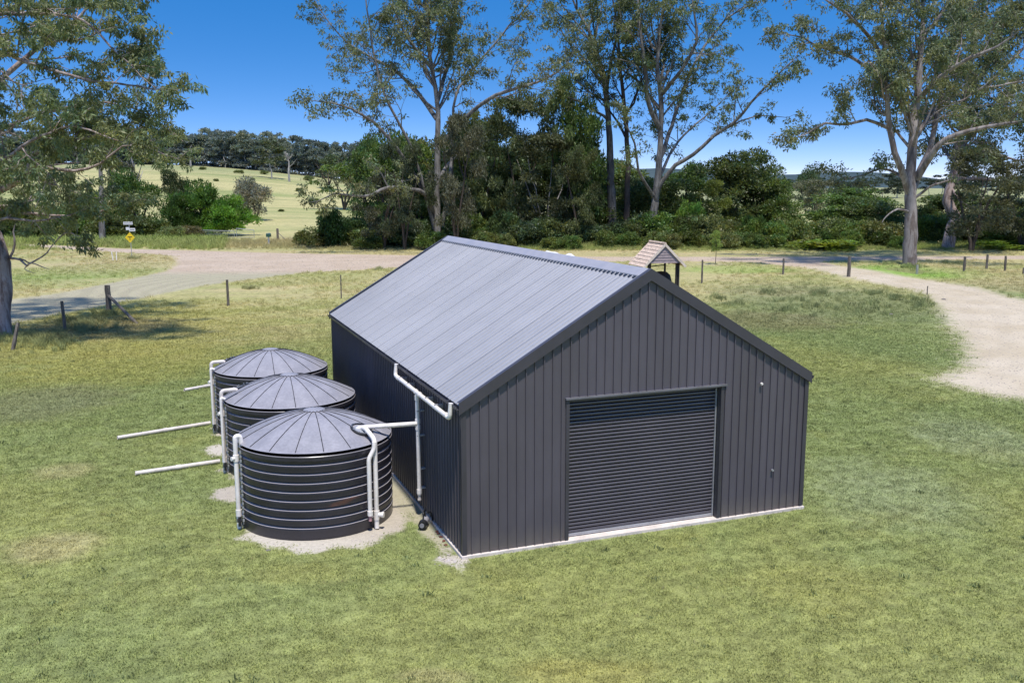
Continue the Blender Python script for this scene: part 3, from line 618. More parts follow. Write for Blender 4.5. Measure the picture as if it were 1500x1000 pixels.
# reddish stones and rubble along the slab
rng = random.Random(5)
def stone_mesh(seed, mat, name='stone'):
    r = random.Random(seed); mb = MB(); V = []; rings = [(.0, -.5), (.8, -.35), (1., .05), (.7, .45), (.0, .55)]
    for rr, z in rings:
        for k in range(7): a = 2*math.pi*k/7; q = rr*(1+r.uniform(-.2, .2)); V.append((q*math.cos(a), q*math.sin(a)*.8, z*.6*(1+r.uniform(-.15, .15))))
    mb.add(V, [(i*7+k, i*7+(k+1) % 7, (i+1)*7+(k+1) % 7, (i+1)*7+k) for i in range(4) for k in range(7)]); me = bpy.data.meshes.new(name); me.from_pydata(mb.v, [], mb.f); me.materials.append(mat); return me
M_RED = simple('red_stone', (0.16, 0.06, 0.045), .8, .2, var=.3); M_PALE = simple('pale_rubble', (0.50, 0.44, 0.39), .85, .2, var=.2); M_ROCK = simple('grey_rock', (0.2, 0.18, 0.16), .85, .2, var=.3)
sm = [stone_mesh(k, M_RED) for k in range(2)]; pm = [stone_mesh(k+9, M_PALE) for k in range(3)]
for u, v in ((642, 782), (646, 787), (650, 793), (640, 779), (653, 799)):
    q = on_ground(u, v); place(rng.choice(sm), 'stone', loc=(q[0], q[1], Z0+.02), rot=(0, 0, rng.random()*6), scale=(.045,)*3, label='small rust-red stone lying beside the left edge of the slab', cat='stone', group='red stones beside the slab')
for k in range(16):
    x, y = -.33+rng.gauss(0, .16), -.05+rng.gauss(0, .14); s_ = rng.uniform(.02, .05)
    if x > -.08 and y > -.1: continue
    place(rng.choice(pm), 'rubble_piece', loc=(x, y, Z0+.01), rot=(rng.random(), 0, rng.random()*6), scale=(s_,)*3, label='pale piece of rubble at the front corner of the slab', cat='rubble', group='pale rubble at the shed corner')
for (u, v, s_, lab) in ((393, 806, .05, 'small stone in the grass in front of the nearest tank'), (1305, 461, .14, 'dark clod on the edge of the driveway'), (1382, 439, .16, 'dark flat stone beside the thin stake on the driveway edge')):
    q = on_ground(u, v); place(stone_mesh(u, M_ROCK), 'stone', loc=(q[0], q[1], Z0+s_*.2), scale=(s_,)*3, label=lab, cat='stone')

# ------------------------------------------------------------------ roadside hut
M_BOARD = simple('weatherboard', (0.34, 0.27, 0.27), .7, .3, var=.15, nscale=4); M_SHING = simple('old_timber_roof', (0.62, 0.47, 0.36), .8, .2, var=.3, nscale=6, stretch=(1, 1, 1)); M_BARGE = simple('pale_barge', (0.72, 0.60, 0.50), .7, .3, var=.15); M_DTIM = simple('dark_timber', (0.035, 0.03, 0.028), .7, .3)
hd = 62.; hb_ = at(962, 400, hd); hut = empty('gable_hut', (hb_[0], hb_[1], Z0), rz=rad(-7), label='small open sided timber hut with gable roof behind the shed ridge', cat='hut')
HW_, HD_, HZ, HA = 1.18, 1.15, 2.25, 3.42
for (x, y) in ((-HW_+.2, -HD_+.2), (HW_-.2, -HD_+.2), (-HW_+.2, HD_-.2), (HW_-.2, HD_-.2), (-.1, HD_-.2), (HW_-.05, -HD_+.2)):
    MB().box((x-.055, y-.055, 0), (x+.055, y+.055, HZ)).build('post', M_DTIM if x < 1.3 else M_POST, hut)
nb = 6
for k in range(nb):
    z0, z1 = HZ+k*(HA-HZ-.1)/nb, HZ+(k+1)*(HA-HZ-.1)/nb+.01; hw = lambda z: (HW_-.08)*(HA-z)/(HA-HZ)
    y = -HD_-.10; mb = MB(); mb.add([(-hw(z0), y-.035, z0), (hw(z0), y-.035, z0), (hw(z1), y-.008, z1), (-hw(z1), y-.008, z1), (-hw(z0), y+.01, z0), (hw(z0), y+.01, z0)], [(0, 1, 2, 3), (0, 4, 5, 1)]); bo = mb.build('weatherboard', M_BOARD, hut)
    o = bo.copy(); COL.objects.link(o); o.parent = hut; o.rotation_euler = (0, 0, math.pi)
tl = math.hypot(HW_+.25, HA-HZ+.2); k_ = (HA-HZ)/HW_
for sg in (-1, 1):
    for c in range(7):            # courses of roof boards
        a0, a1 = c/7, (c+1)/7+.03; X0 = sg*(HW_+.28)*a0; X1 = sg*(HW_+.28)*a1; z0 = HA+.06-abs(X0)*k_; z1 = HA+.06-abs(X1)*k_+.0
        mb = MB(); V = [(X0, -HD_-.15, z0), (X1, -HD_-.15, z1+.05), (X1, HD_+.15, z1+.05), (X0, HD_+.15, z0), (X0, -HD_-.15, z0-.03), (X1, -HD_-.15, z1+.01), (X1, HD_+.15, z1+.01), (X0, HD_+.15, z0-.03)]
        mb.add(V, [(0, 1, 2, 3), (4, 7, 6, 5), (0, 4, 5, 1), (1, 5, 6, 2), (2, 6, 7, 3)]); mb.build('roof_board', M_SHING, hut)
    for y in (-HD_-.19, HD_+.16):
        MB().bar((0, y, HA+.03), (sg*(HW_+.30), y, HA+.03-(HW_+.30)*k_), .03, .15).build('barge_board', M_BARGE, hut)
MB().tube([(0, -HD_-.2, HA+.10), (0, HD_+.2, HA+.10)], .08, 8).build('ridge_roll', M_SHING, hut)
for z in (2.05, 1.85): MB().bar((-HW_+.2, HD_-.2, z), (-.55, HD_-.2, z), .05, .06).build('rail', M_DTIM, hut)
MB().bar((-.1, HD_-.2, 1.85), (HW_-.2, HD_-.2, 1.95), .05, .06).build('rail', M_DTIM, hut)
MB().bar((-.55, HD_-.2, .8), (-.55, HD_-.2, HZ), .06, .06).build('rail', M_DTIM, hut)
hp = hut.matrix_basis @ Vector((.35, .1, 0)); bx_ = empty('covered_barrow', (hp.x, hp.y, Z0), rz=rad(-20), label='dark covered heap standing inside the small hut', cat='barbecue')
mb = MB(); V = []
for z, r in ((.0, .5), (.5, .62), (1.0, .66), (1.35, .6), (1.55, .35), (1.6, .02)):
    for k in range(12): a = 2*math.pi*k/12; q = r*(1+.08*math.sin(3*a+z*4)); V.append((q*math.cos(a)*1.1, q*math.sin(a), z))
mb.add(V, [(i*12+k, i*12+(k+1) % 12, (i+1)*12+(k+1) % 12, (i+1)*12+k) for i in range(5) for k in range(12)]); mb.build('cover', M_DTIM, bx_, smooth=60)
# white sheet over something behind the ridge
tc_ = at(812, 376, 82.); M_TARP = simple('white_tarpaulin', (0.72, 0.70, 0.66), .55, .4, var=.06)
mb = MB(); nx, ny = 25, 13; V = []
for j in range(ny):
    for i_ in range(nx):
        x = -2.6+5.2*i_/(nx-1); y = -1.3+2.6*j/(ny-1)
        z = 1.66*math.exp(-((x+.45)/1.3)**2)*math.exp(-(y/1.1)**2)+1.2*math.exp(-((x-1.6)/1.0)**2)*math.exp(-(y/1.0)**2)
        z = z*(.95+.05*math.sin(6*x+2*y)) + .02; V.append((x, y, z))
mb.add(V, [(j*nx+i_, j*nx+i_+1, (j+1)*nx+i_+1, (j+1)*nx+i_) for j in range(ny-1) for i_ in range(nx-1)])
o = mb.build('tarpaulin_cover', M_TARP, smooth=60, label='white tarpaulin draped over a heap just showing above the shed ridge', cat='tarpaulin'); o.location = (tc_[0], tc_[1], Z0+.01); o.rotation_euler = (0, 0, rad(-21))

# ------------------------------------------------------------------ posts, signs, mailbox, gate
def post(u, vb, vt, wpx, lab, lean=(0, 0), square=False, mat=M_POST, cat='fence post', name='fence_post', group='timber fence posts', seed=1):
    b = on_ground(u, vb); dep = (b-CAM)@FX; hgt = (vb-vt)*dep/FPX*1.01; r = wpx*dep/FPX/2
    rg = random.Random(int(u)+seed); mb = MB(); m = 7; pts = []; rs = []
    for k in range(m):
        f = k/(m-1); pts.append((lean[0]*hgt*f+rg.uniform(-.1, .1)*r, lean[1]*hgt*f, -.1+(hgt+.1)*f)); rs.append(r*(1+rg.uniform(-.08, .08))*(1.05-.1*f))
    mb.tube(pts, r, 4 if square else 9, rs=rs); o = mb.build(name, mat, smooth=0 if square else 40, label=lab, cat=cat, group=group); o.location = (b[0], b[1], Z0); o.rotation_euler = (0, 0, rg.random())
    return o, b, hgt, r
post(95.5, 484, 441, 4.6, 'thin square grey fence post between the peeling trunk and the braced post', (-.03, 0), True)
post(160, 459, 418, 8, 'thick round grey timber post with a diagonal brace', (0, 0))
bb = on_ground(160, 459); ee = on_ground(202, 474); sv = np.array([0, 0, 1.05]); d_ = ee-bb
mb = MB(); mb.tube([bb+sv+d_*.02, ee-np.array([0, 0, .05])], .08, 8); mb.build('brace_pole', M_POST, smooth=40, label='slanting timber brace leaning on the thick round post', cat='fence brace')
post(334.5, 448, 410, 3.8, 'thin grey fence post between the track and the tanks', (0, 0))
post(500, 437, 403, 1.8, 'very thin grey picket just left of the shed roof edge')
post(18, 513, 474, 5.5, 'short leaning weathered post against the foot of the peeling trunk', (.30, .12), True)
post(1028, 415, 381, 2.6, 'slim pale picket just right of the small hut')
post(1147, 402, 379, 3, 'slim pale post at the near edge of the road')
post(1243, 405.5, 376, 5, 'grey timber post standing at the driveway edge')
post(1343, 402, 388, 3.5, 'short pale post beside the big trunk', mat=M_DEAD)
post(1412, 398, 376, 4, 'grey fence post right of the big trunk')
post(1445, 394, 373, 3.4, 'grey fence post second from the right edge of the photo', (0.02, 0))
post(1472, 397, 375, 3.4, 'grey fence post near the right edge of the photo', (-.08, 0))
post(1499, 401, 392, 3, 'short stub of a post at the right edge')
post(1358, 432, 419, 1.6, 'thin dark stake in the driveway edge')
post(225, 349, 341, 1.8, 'slim white marker in tall verge grass', mat=M_DEAD)
post(166, 382, 369, 1.6, 'left white roadside marker stake of a pair', (-.12, 0), mat=M_PVC, name='marker_stake', cat='marker stake', group='white marker stakes')
post(170.8, 382, 369, 1.6, 'right white roadside marker stake of a pair', (.06, 0), mat=M_PVC, name='marker_stake', cat='marker stake', group='white marker stakes')
# road sign
M_YEL = simple('yellow_sign', (0.78, 0.55, 0.02), .4, .5, var=.03); M_SIGNW = simple('white_sign', (0.7, 0.7, 0.72), .4, .5, var=.05); M_SIGNB = simple('sign_black', (0.02, 0.02, 0.02), .5, .3)
sb = on_ground(193.5, 378); sd_ = (sb-CAM)@FX; k_s = sd_/FPX; sg_ = empty('road_sign', (sb[0], sb[1], Z0), rz=-YAW*.6, label='yellow diamond warning sign under two white street name blades', cat='road sign')
H = 53*k_s; MB().tube([(0, .04, -.1), (-.09, .04, H)], .035, 8).build('pole', M_GALV, sg_)
q = 6.9*k_s; zc = 30*k_s
MB().add([(-.08+a*q, y, zc+b*q) for y in (0, .02) for a, b in ((0, -1.12), (1, 0), (0, 1.12), (-1, 0))], [(0, 1, 2, 3), (7, 6, 5, 4), (0, 4, 5, 1), (1, 5, 6, 2), (2, 6, 7, 3), (3, 7, 4, 0)]).build('sign_plate', M_YEL, sg_)
mb = MB(); mb.box((-.08-.22, -.006, zc+.02), (-.08+.22, -.002, zc+.09)); mb.box((-.115, -.006, zc-.26), (-.045, -.002, zc+.02)); mb.build('sign_symbol', M_SIGNB, sg_)
o = MB().box((-.62, -.01, H-.30), (.28, .01, H-.02)).build('name_blade', M_SIGNW, sg_); mb = MB()
for k in range(9): mb.box((-.55+k*.088, -.014, H-.21), (-.55+k*.088+.05, -.011, H-.11))
mb.build('lettering', M_SIGNB, o)
o = MB().box((-.08, -.01, H-.98), (.48, .01, H-.66)).build('name_blade', M_SIGNW, sg_); mb = MB()
for k in range(4): mb.box((.02+k*.1, -.014, H-.88), (.02+k*.1+.06, -.011, H-.76))
mb.build('lettering', M_SIGNB, o)
MB().box((-.42, .02, H-.86), (-.10, .04, H-.56)).build('name_blade', M_SIGNW, sg_)
# mailbox
mbp = on_ground(394, 359); km = ((mbp-CAM)@FX)/FPX; ml = empty('mailbox', (mbp[0], mbp[1], Z0), rz=-YAW, label='green mailbox on a white post beside the gravel road', cat='mailbox')
MB().box((-.09, -.09, -.1), (.09, .09, 12*km)).build('post', M_PVC, ml)
M_GREEN = simple('dark_green_paint', (0.03, 0.10, 0.07), .4, .5); V = []
for y in (-.35, .35): V += [(-.24, y, 12*km), (.24, y, 12*km), (.24, y, 12*km+.30)]+[(.24*math.cos(a), y, 12*km+.30+.18*math.sin(a)) for a in np.linspace(0.3, math.pi-.3, 6)]+[(-.24, y, 12*km+.30)]
n = len(V)//2; MB().add(V, [tuple(range(n)), tuple(range(2*n-1, n-1, -1))]+[(i, (i+1) % n, n+(i+1) % n, n+i) for i in range(n)]).build('box', M_GREEN, ml)
MB().bar((-.22, -.36, 12*km+.44), (.22, -.36, 12*km+.44), .03, .07).build('box_rim', simple('pale_green', (.3, .42, .38), .5), ml)
post(407, 352, 335, 4.8, 'thick grey strainer post behind the mailbox', square=True)
a_ = on_ground(407, 352); b_ = on_ground(420, 352.5); MB().tube([a_+np.array([0, 0, 1.1]), b_], .05, 6).build('brace_pole', M_POST, label='thin brace running down from the strainer post behind the mailbox', cat='fence brace')
# pipe gates
def gate(u0, v0, u1, v1, vb, lab, sag=0):
    dep = (on_ground((u0+u1)/2, vb)-CAM)@FX; A = at(u0, v0, dep); B = at(u1, v1, dep); bz = Z0+.12; g = empty('farm_gate', (A[0], A[1], Z0), label=lab, cat='gate', group='galvanised farm gates')
    inv = Matrix.Translation((-A[0], -A[1], -Z0))
    for nm, p, q_, r in (('top_rail', A, B, .045), ('bottom_rail', (A[0], A[1], bz), (B[0], B[1], bz), .035), ('end_stile', A, (A[0], A[1], bz), .04), ('end_stile', B, (B[0], B[1], bz), .04)):
        o = MB().tube([p, q_], r, 8).build(nm, M_GALV, g); o.matrix_parent_inverse = inv
    for f in (.33, .55, .78):
        o = MB().tube([(A[0], A[1], bz+(A[2]-bz)*f), (B[0], B[1], bz+(B[2]-bz)*f)], .012, 5).build('gate_wire', M_GALV, g); o.matrix_parent_inverse = inv
gate(291, 337, 343, 338.5, 349, 'long galvanised pipe gate in front of the bright green shrubs')
gate(346, 334.5, 372, 337, 349, 'short galvanised pipe gate left of the mailbox')
post(297, 346, 332, 1.8, 'pale pole leaning beside the long gate', (-.55, 0), mat=M_DEAD, name='leaning_pole', cat='pole', group=None)

# ------------------------------------------------------------------ vegetation
def leaf_mesh(name, C, D, ln, wd, tint, rng, mat=M_LEAF):
    """one rhombus leaf per row of C, long axis D (unit), colour tint (n,3)"""
    n = len(C); R_ = rng.normal(size=(n, 3)); Wv = np.cross(D, R_); Wv /= np.linalg.norm(Wv, axis=1)[:, None]+1e-9
    ln = ln*rng.uniform(.6, 1.3, (n, 1)); wd = wd*rng.uniform(.7, 1.3, (n, 1)); N_ = np.cross(D, Wv)
    V = np.stack([C, C+D*ln*.45+Wv*wd*.5+N_*wd*.12, C+D*ln, C+D*ln*.45-Wv*wd*.5+N_*wd*.12], 1).reshape(-1, 3); F = np.arange(4*n).reshape(-1, 4)
    col = np.repeat(np.concatenate([tint, np.ones((n, 1))], 1), 4, 0)
    return np_mesh(name, V, F, mat, {'tint': ('FLOAT_COLOR', col)})
def tints(rng, cl, n_each, spread=.22, leafj=.25, warm=.12):
    b = rng.uniform(1-spread, 1+spread, (cl, 1)); wv = rng.normal(0, warm, (cl, 1)); t = np.concatenate([b*(1+wv), b, b*(1-wv*.8)], 1)
    t = np.repeat(t, n_each, 0); t = t*rng.uniform(1-leafj, 1+leafj, (len(t), 1)); return np.clip(t, .2, 2.5)
def unit(v): return v/(np.linalg.norm(v, axis=-1, keepdims=True)+1e-9)
def cat_rom(P, step):
    P = np.array(P, float)
    if len(P) < 3: P = np.array([P[0], (P[0]+P[-1])/2, P[-1]])
    Q = np.vstack([2*P[0]-P[1], P, 2*P[-1]-P[-2]]); out = []
    for i in range(1, len(Q)-2):
        n = max(2, int(np.linalg.norm(Q[i+1]-Q[i])/step)); t = np.linspace(0, 1, n, endpoint=False)[:, None]
        out.append(.5*((2*Q[i])+(-Q[i-1]+Q[i+1])*t+(2*Q[i-1]-5*Q[i]+4*Q[i+1]-Q[i+2])*t**2+(-Q[i-1]+3*Q[i]-3*Q[i+1]+Q[i+2])*t**3))
    return np.vstack(out+[P[-1:]])
class Tree:
    """limb skeleton with twigs and hanging leaf clumps"""
    def __init__(s, seed, leaf=(.30, .11), clump_r=.75, per_clump=34, density=1., step=1.2, up=.25, droop=.55, sub=(.42, .46), spacing=(1.5, .8), tipn=3):
        s.rng = np.random.default_rng(seed); s.leaf = leaf; s.cr = clump_r; s.pc = per_clump; s.den = density; s.step = step; s.up = up; s.droop = droop; s.sub = sub; s.sp = spacing; s.tipn = tipn
        s.limbs = []; s.cl = []
    def tube(s, mb, P, R, n):
        mb.tube(P, 0, n, cap=False, rs=list(R))
    def limb(s, pts, r0, r1, t0=.25, leafy=1., sides=8, subscale=1., name='limb'):
        rg = s.rng; P = cat_rom(pts, s.step); P[1:-1] += rg.normal(0, .035*s.step, P[1:-1].shape); n = len(P); t = np.linspace(0, 1, n); R = r0*(1-t)**.8*(1-r1/r0)+r1
        R = r1+(r0-r1)*(1-t)**.9; mb = MB()
        if sides > 9: R = R*(1+rg.uniform(-.05, .05, n))
        s.tube(mb, P, R, sides); Ltot = np.linalg.norm(np.diff(P, axis=0), axis=1).sum(); cum = np.concatenate([[0], np.cumsum(np.linalg.norm(np.diff(P, axis=0), axis=1))])
        if leafy > 0:
            d = Ltot*t0+rg.uniform(0, s.sp[0])
            while d < Ltot:
                i = min(np.searchsorted(cum, d), n-1); f = d/Ltot; tan = unit(P[min(i+1, n-1)]-P[max(i-1, 0)])
                rp = rg.normal(size=3); rp[2] *= .6; rp = unit(rp-tan*(rp@tan)); dr = unit(tan*rg.uniform(.2, .8)+rp*.9+np.array([0, 0, s.up]))
                ln = max(1.2, min(Ltot*s.sub[0], 8.)*(1.15-.75*f)*rg.uniform(.6, 1.25))*subscale
                s.twig(mb, P[i], dr, ln, min(R[i]*.45, .02+ln*.018), 1, leafy); d += s.sp[0]*rg.uniform(.6, 1.4)/s.den
            s.twig(mb, P[-1], unit(P[-1]-P[-2]), 2.2*subscale, r1, 1, leafy)
        s.limbs.append((name, mb)); return P
    def extra(s, P, n, r=.13, ln=(6, 11), t=(.42, .92), out=.75):
        """more slender rising limbs round the trunk or a big limb, in every direction"""
        rg = s.rng
        for k in range(n):
            p = P[int(rg.uniform(*t)*(len(P)-1))]; a = rg.uniform(0, 6.283); d = unit(np.array([math.cos(a)*out, math.sin(a)*out, rg.uniform(.6, 1.2)])); L_ = rg.uniform(*ln); Q = [p]
            for j in range(4): d = unit(d+rg.normal(0, .13, 3)+np.array([0, 0, .06])); Q.append(Q[-1]+d*L_/4)
            s.limb(Q, r*rg.uniform(.7, 1.2), .025, .3, subscale=.7, sides=6)
    def twig(s, mb, p, dr, ln, r, level, leafy):
        rg = s.rng; m = max(3, int(ln/.8)); P = [p]; d = dr.copy()
        for k in range(m):
            d = unit(d+rg.normal(0, .16, 3)+np.array([0, 0, s.up*.25 if k < m*.6 else -s.droop*.2])); P.append(P[-1]+d*ln/m)
        P = np.array(P); R = np.linspace(r, max(r*.25, .012), len(P)); s.tube(mb, P, R, 4 if level > 1 else 5)
        if level < 2:
            k = ln*.3
            while k < ln:
                i = min(int(k/ln*m), m-1); tan = unit(P[i+1]-P[i]); rp = rg.normal(size=3); rp = unit(rp-tan*(rp@tan))
                s.twig(mb, P[i], unit(tan*.6+rp*.8+np.array([0, 0, s.up*.5])), max(.7, ln*s.sub[1]*rg.uniform(.6, 1.2)), R[i]*.6, level+1, leafy); k += s.sp[1]*rg.uniform(.6, 1.4)/s.den
        if rg.random() < leafy:
            for j in range(s.tipn if level > 1 else s.tipn+1):
                q = P[-1-rg.integers(0, max(1, len(P)//2))]+rg.normal(0, s.cr*.55, 3); s.cl.append(q)
    def leaves(s, name='crown'):
        C0 = np.array(s.cl); rg = s.rng; n = len(C0); k = s.pc; sz = rg.uniform(.6, 1.25, (n, 1))*s.cr; C = np.repeat(C0, k, 0); S_ = np.repeat(sz, k, 0)
        off = unit(rg.normal(size=(n*k, 3)))*rg.uniform(.15, 1, (n*k, 1))**.7*S_*np.array([1, 1, .72]); C = C+off
        D = unit(rg.normal(size=(n*k, 3))*.8+unit(off)*.5+np.array([0, 0, -s.droop])); return leaf_mesh(name, C, D, s.leaf[0], s.leaf[1], tints(rg, n, k, .28, .28, .10), rg)
    def make(s, name, base, bark, colour, **k):
        t = empty(name, base, **k); inv = Matrix.Translation(-Vector([float(c) for c in base]))
        for nm, mb in s.limbs:
            o = mb.build(nm, bark, t, smooth=60); o.matrix_parent_inverse = inv
        if s.cl:
            o = place(s.leaves(), 'crown', t); o.matrix_parent_inverse = inv; o.color = (*colour, 1)
            print(name, 'clumps', len(s.cl), 'leaves', len(s.cl)*s.pc)
        return t
def PX(dep, *pts): return [at(p[0], p[1], dep+(p[2] if len(p) > 2 else 0)) for p in pts]
LEAF_GUM = (0.105, 0.125, 0.055); LEAF_DK = (0.050, 0.075, 0.030)

# --- big gum left of centre
D = 110.; T = Tree(11, leaf=(.40, .14), clump_r=.66, per_clump=26, spacing=(1.5, .9), sub=(.42, .45), tipn=2, droop=.9)
TP = T.limb(PX(D, (642, 362), (640, 320), (640, 280), (641, 235), (642, 180), (638, 130), (630, 85), (626, 30), (618, -40), (612, -90)), .46, .05, .45, 1, 12, name='trunk')
T.limb(PX(D, (636, 335), (627, 300, -1), (616, 255, -2), (598, 205, -3), (578, 170, -4), (560, 130, -5), (548, 80, -5), (540, 30, -6), (530, -40, -6)), .22, .05, .35)
T.limb(PX(D, (648, 330), (655, 290, 1), (661, 240, 2), (664, 180, 2), (668, 140, 2), (690, 105, 3), (715, 75, 3), (745, 40, 4), (775, 5, 4), (800, -50, 5)), .22, .05, .35)
T.limb(PX(D, (622, 285, -1), (600, 245, -2), (572, 205, -4), (545, 178, -5), (515, 160, -6), (485, 150, -7), (462, 148, -8)), .28, .04, .3, subscale=.8)
T.limb(PX(D, (640, 175), (612, 135, 3), (580, 105, 5), (545, 85, 7), (505, 60, 8), (480, 30, 8), (460, 0, 8)), .28, .04, .3)
T.limb(PX(D, (652, 205), (690, 165, -2), (725, 140, -4), (765, 128, -5), (800, 115, -6), (830, 95, -6), (845, 60, -6)), .30, .04, .3)
T.limb(PX(D, (634, 312), (624, 285, -3), (600, 277, -5), (570, 274, -7), (545, 285, -8), (520, 287, -9), (490, 284, -9), (465, 295, -9)), .30, .05, .35, subscale=.62)
T.limb(PX(D, (640, 150), (655, 100, 5), (662, 50, 7), (668, 0, 8), (675, -60, 8)), .3, .05, .25)
T.limb(PX(D, (645, 260), (662, 235, 5), (690, 215, 7), (720, 205, 8), (750, 200, 8)), .25, .04, .3, subscale=.7)
T.limb(PX(D, (632, 100), (600, 60, -3), (580, 20, -4), (570, -30, -4)), .2, .04, .2)
T.extra(TP, 16)
T.make('gum_tree', on_ground(642, 362, Z0), M_GUM2, (0.160, 0.185, 0.090), label='tall spreading many-stemmed gum tree rising above the thicket left of centre', cat='gum tree')
# --- slender twin gums
D = 122.; T = Tree(12, leaf=(.42, .15), clump_r=.72, per_clump=24, spacing=(1.8, 1.05), tipn=2, droop=.9, sub=(.34, .45))
TP = T.limb(PX(D, (897, 352), (896, 300), (894, 250), (893, 200), (889, 150), (886, 120), (875, 80), (862, 45), (845, 15), (830, -30)), .62, .06, .5, 1, 10, name='trunk')
T.limb(PX(D, (886, 125), (870, 105, 2), (850, 80, 4), (830, 60, 5), (815, 30, 6), (805, 0, 6)), .2, .04, .3)
T.limb(PX(D, (888, 140), (895, 90, -2), (905, 50, -3), (912, 0, -3), (918, -50, -3)), .26, .04, .3)
T.limb(PX(D, (890, 175), (870, 160, -3), (850, 150, -5), (825, 140, -6), (800, 148, -6)), .2, .04, .3)
T.extra(TP, 8)
T.make('gum_tree', on_ground(897, 350, Z0), M_GUM2, (0.150, 0.182, 0.080), label='slender straight gum tree standing just left of the forked dark trunk', cat='gum tree')
D = 118.; T = Tree(13, leaf=(.42, .15), clump_r=.72, per_clump=24, spacing=(1.8, 1.05), tipn=2, droop=.9, sub=(.34, .45))
TP = T.limb(PX(D, (918, 352), (918, 300), (920, 240), (917, 190), (914, 150), (908, 100), (905, 50), (898, 0), (892, -50)), .42, .05, .45, 1, 9, name='trunk')
T.limb(PX(D, (916, 200), (900, 170, 3), (885, 155, 4), (860, 130, 5)), .18, .04, .3)
T.extra(TP, 5)
T.make('gum_tree', on_ground(918, 350, Z0), M_DARKBARK, (0.09, 0.115, 0.05), label='thinner dark stemmed gum tree between the slender gum and the big forked one', cat='gum tree')
# --- big forked gum right of centre
D = 114.; T = Tree(14, leaf=(.40, .14), clump_r=.66, per_clump=26, spacing=(1.5, .92), tipn=2, droop=.9)
TP = T.limb(PX(D, (955, 360), (957, 320), (962, 280), (966, 235), (968, 190), (968, 140), (963, 110), (965, 60), (972, 10), (980, -60)), .50, .06, .45, 1, 12, name='trunk')
T.limb(PX(D, (960, 300), (967, 270, -1), (990, 243, -2), (1015, 228, -3), (1045, 200, -4), (1075, 180, -5), (1100, 150, -6), (1120, 128, -7), (1150, 100, -8), (1165, 85, -8)), .30, .05, .4, .8, subscale=.75)
T.limb(PX(D, (1040, 204, -4), (1060, 190, -4), (1085, 178, -5), (1110, 170, -5), (1150, 172, -6)), .15, .03, .3, .8, subscale=.7)
T.limb(PX(D, (966, 235), (980, 195, 2), (995, 150, 4), (1005, 120, 5), (1025, 80, 6), (1045, 50, 7), (1075, 20, 8), (1110, 0, 8), (1125, -40, 8)), .27, .05, .3)
T.limb(PX(D, (968, 190), (950, 155, -2), (945, 110, -3), (940, 60, -4), (935, 10, -4), (930, -50, -4)), .32, .05, .3)
T.limb(PX(D, (966, 160), (935, 120, 4), (905, 100, 6), (880, 95, 8)), .22, .04, .3)
T.limb(PX(D, (968, 140), (1000, 100, -4), (1020, 60, -6), (1015, 10, -7), (1010, -50, -7)), .26, .04, .25)
T.limb(PX(D, (962, 270), (985, 220, 6), (1010, 190, 8), (1040, 165, 9), (1065, 140, 9)), .25, .04, .3)
T.limb(PX(D, (958, 290), (935, 250, -4), (930, 210, -5), (915, 180, -6), (905, 165, -6)), .22, .04, .35, subscale=.7)
T.extra(TP, 16)
T.make('gum_tree', on_ground(955, 358, Z0), M_GUM2, (0.148, 0.180, 0.080), label='big dark forked gum tree with a long limb reaching right over open sky', cat='gum tree')
# --- big pale gum at right, in front of the road
D = 86.; T = Tree(15, leaf=(.35, .12), clump_r=.60, per_clump=28, spacing=(1.55, .95), tipn=3, step=1., droop=.9)
TP = T.limb(PX(D, (1333, 390), (1333, 372), (1334, 345), (1334, 320), (1334, 290), (1333, 262), (1336, 220), (1340, 170), (1345, 120), (1350, 60), (1352, 0), (1355, -70)), .66, .07, .35, 1, 14, name='trunk')
T.limb(PX(D, (1331, 285), (1323, 255, -1), (1312, 225, -2), (1304, 190, -2), (1300, 150, -3), (1297, 100, -3), (1294, 50, -4), (1290, 0, -4), (1285, -60, -4)), .33, .05, .35)
T.limb(PX(D, (1337, 280), (1348, 250, 1), (1362, 220, 2), (1372, 170, 3), (1382, 120, 4), (1400, 70, 5), (1420, 20, 5), (1435, -40, 5)), .33, .05, .3)
T.limb(PX(D, (1343, 262, 0), (1365, 225, -2), (1385, 205, -3), (1420, 192, -4), (1460, 183, -5), (1500, 178, -6), (1540, 172, -6)), .32, .06, .25)
T.limb(PX(D, (1330, 270), (1312, 252, 2), (1290, 248, 3), (1265, 255, 4), (1240, 262, 4), (1220, 250, 4)), .16, .03, .2, subscale=.6)
T.limb(PX(D, (1305, 190), (1270, 175, -1), (1240, 183, -2), (1210, 180, -3), (1185, 195, -3), (1160, 205, -3)), .17, .03, .25, subscale=.7)
T.limb(PX(D, (1300, 130), (1270, 100, 2), (1240, 80, 3), (1205, 70, 3), (1175, 55, 3), (1150, 50, 3)), .22, .04, .25, subscale=.85)
T.limb(PX(D, (1298, 90), (1270, 50, -3), (1240, 20, -5), (1210, 0, -6), (1185, -30, -6)), .22, .04, .2)
T.limb(PX(D, (1342, 150), (1380, 110, -3), (1420, 85, -5), (1460, 70, -6), (1500, 40, -7)), .28, .05, .2)
T.limb(PX(D, (1337, 210), (1365, 165, 4), (1400, 140, 6), (1440, 130, 7), (1490, 120, 8), (1540, 110, 8)), .25, .05, .2)
T.limb(PX(D, (1334, 312), (1322, 307, -1), (1308, 308, -2), (1298, 318, -2), (1292, 326, -2)), .13, .03, .5, 0)
T.limb(PX(D, (1340, 290), (1360, 275, -1), (1378, 268, -2), (1395, 262, -2)), .14, .04, .4, .7, subscale=.6)
T.limb(PX(D, (1345, 60), (1380, 20, 3), (1400, -20, 3), (1430, -60, 3)), .25, .05, .2)
T.extra(TP, 16)
T.make('gum_tree', on_ground(1333, 388, Z0), M_GUM, (0.175, 0.200, 0.105), label='huge pale trunked gum tree standing alone in grass between road and driveway', cat='gum tree')
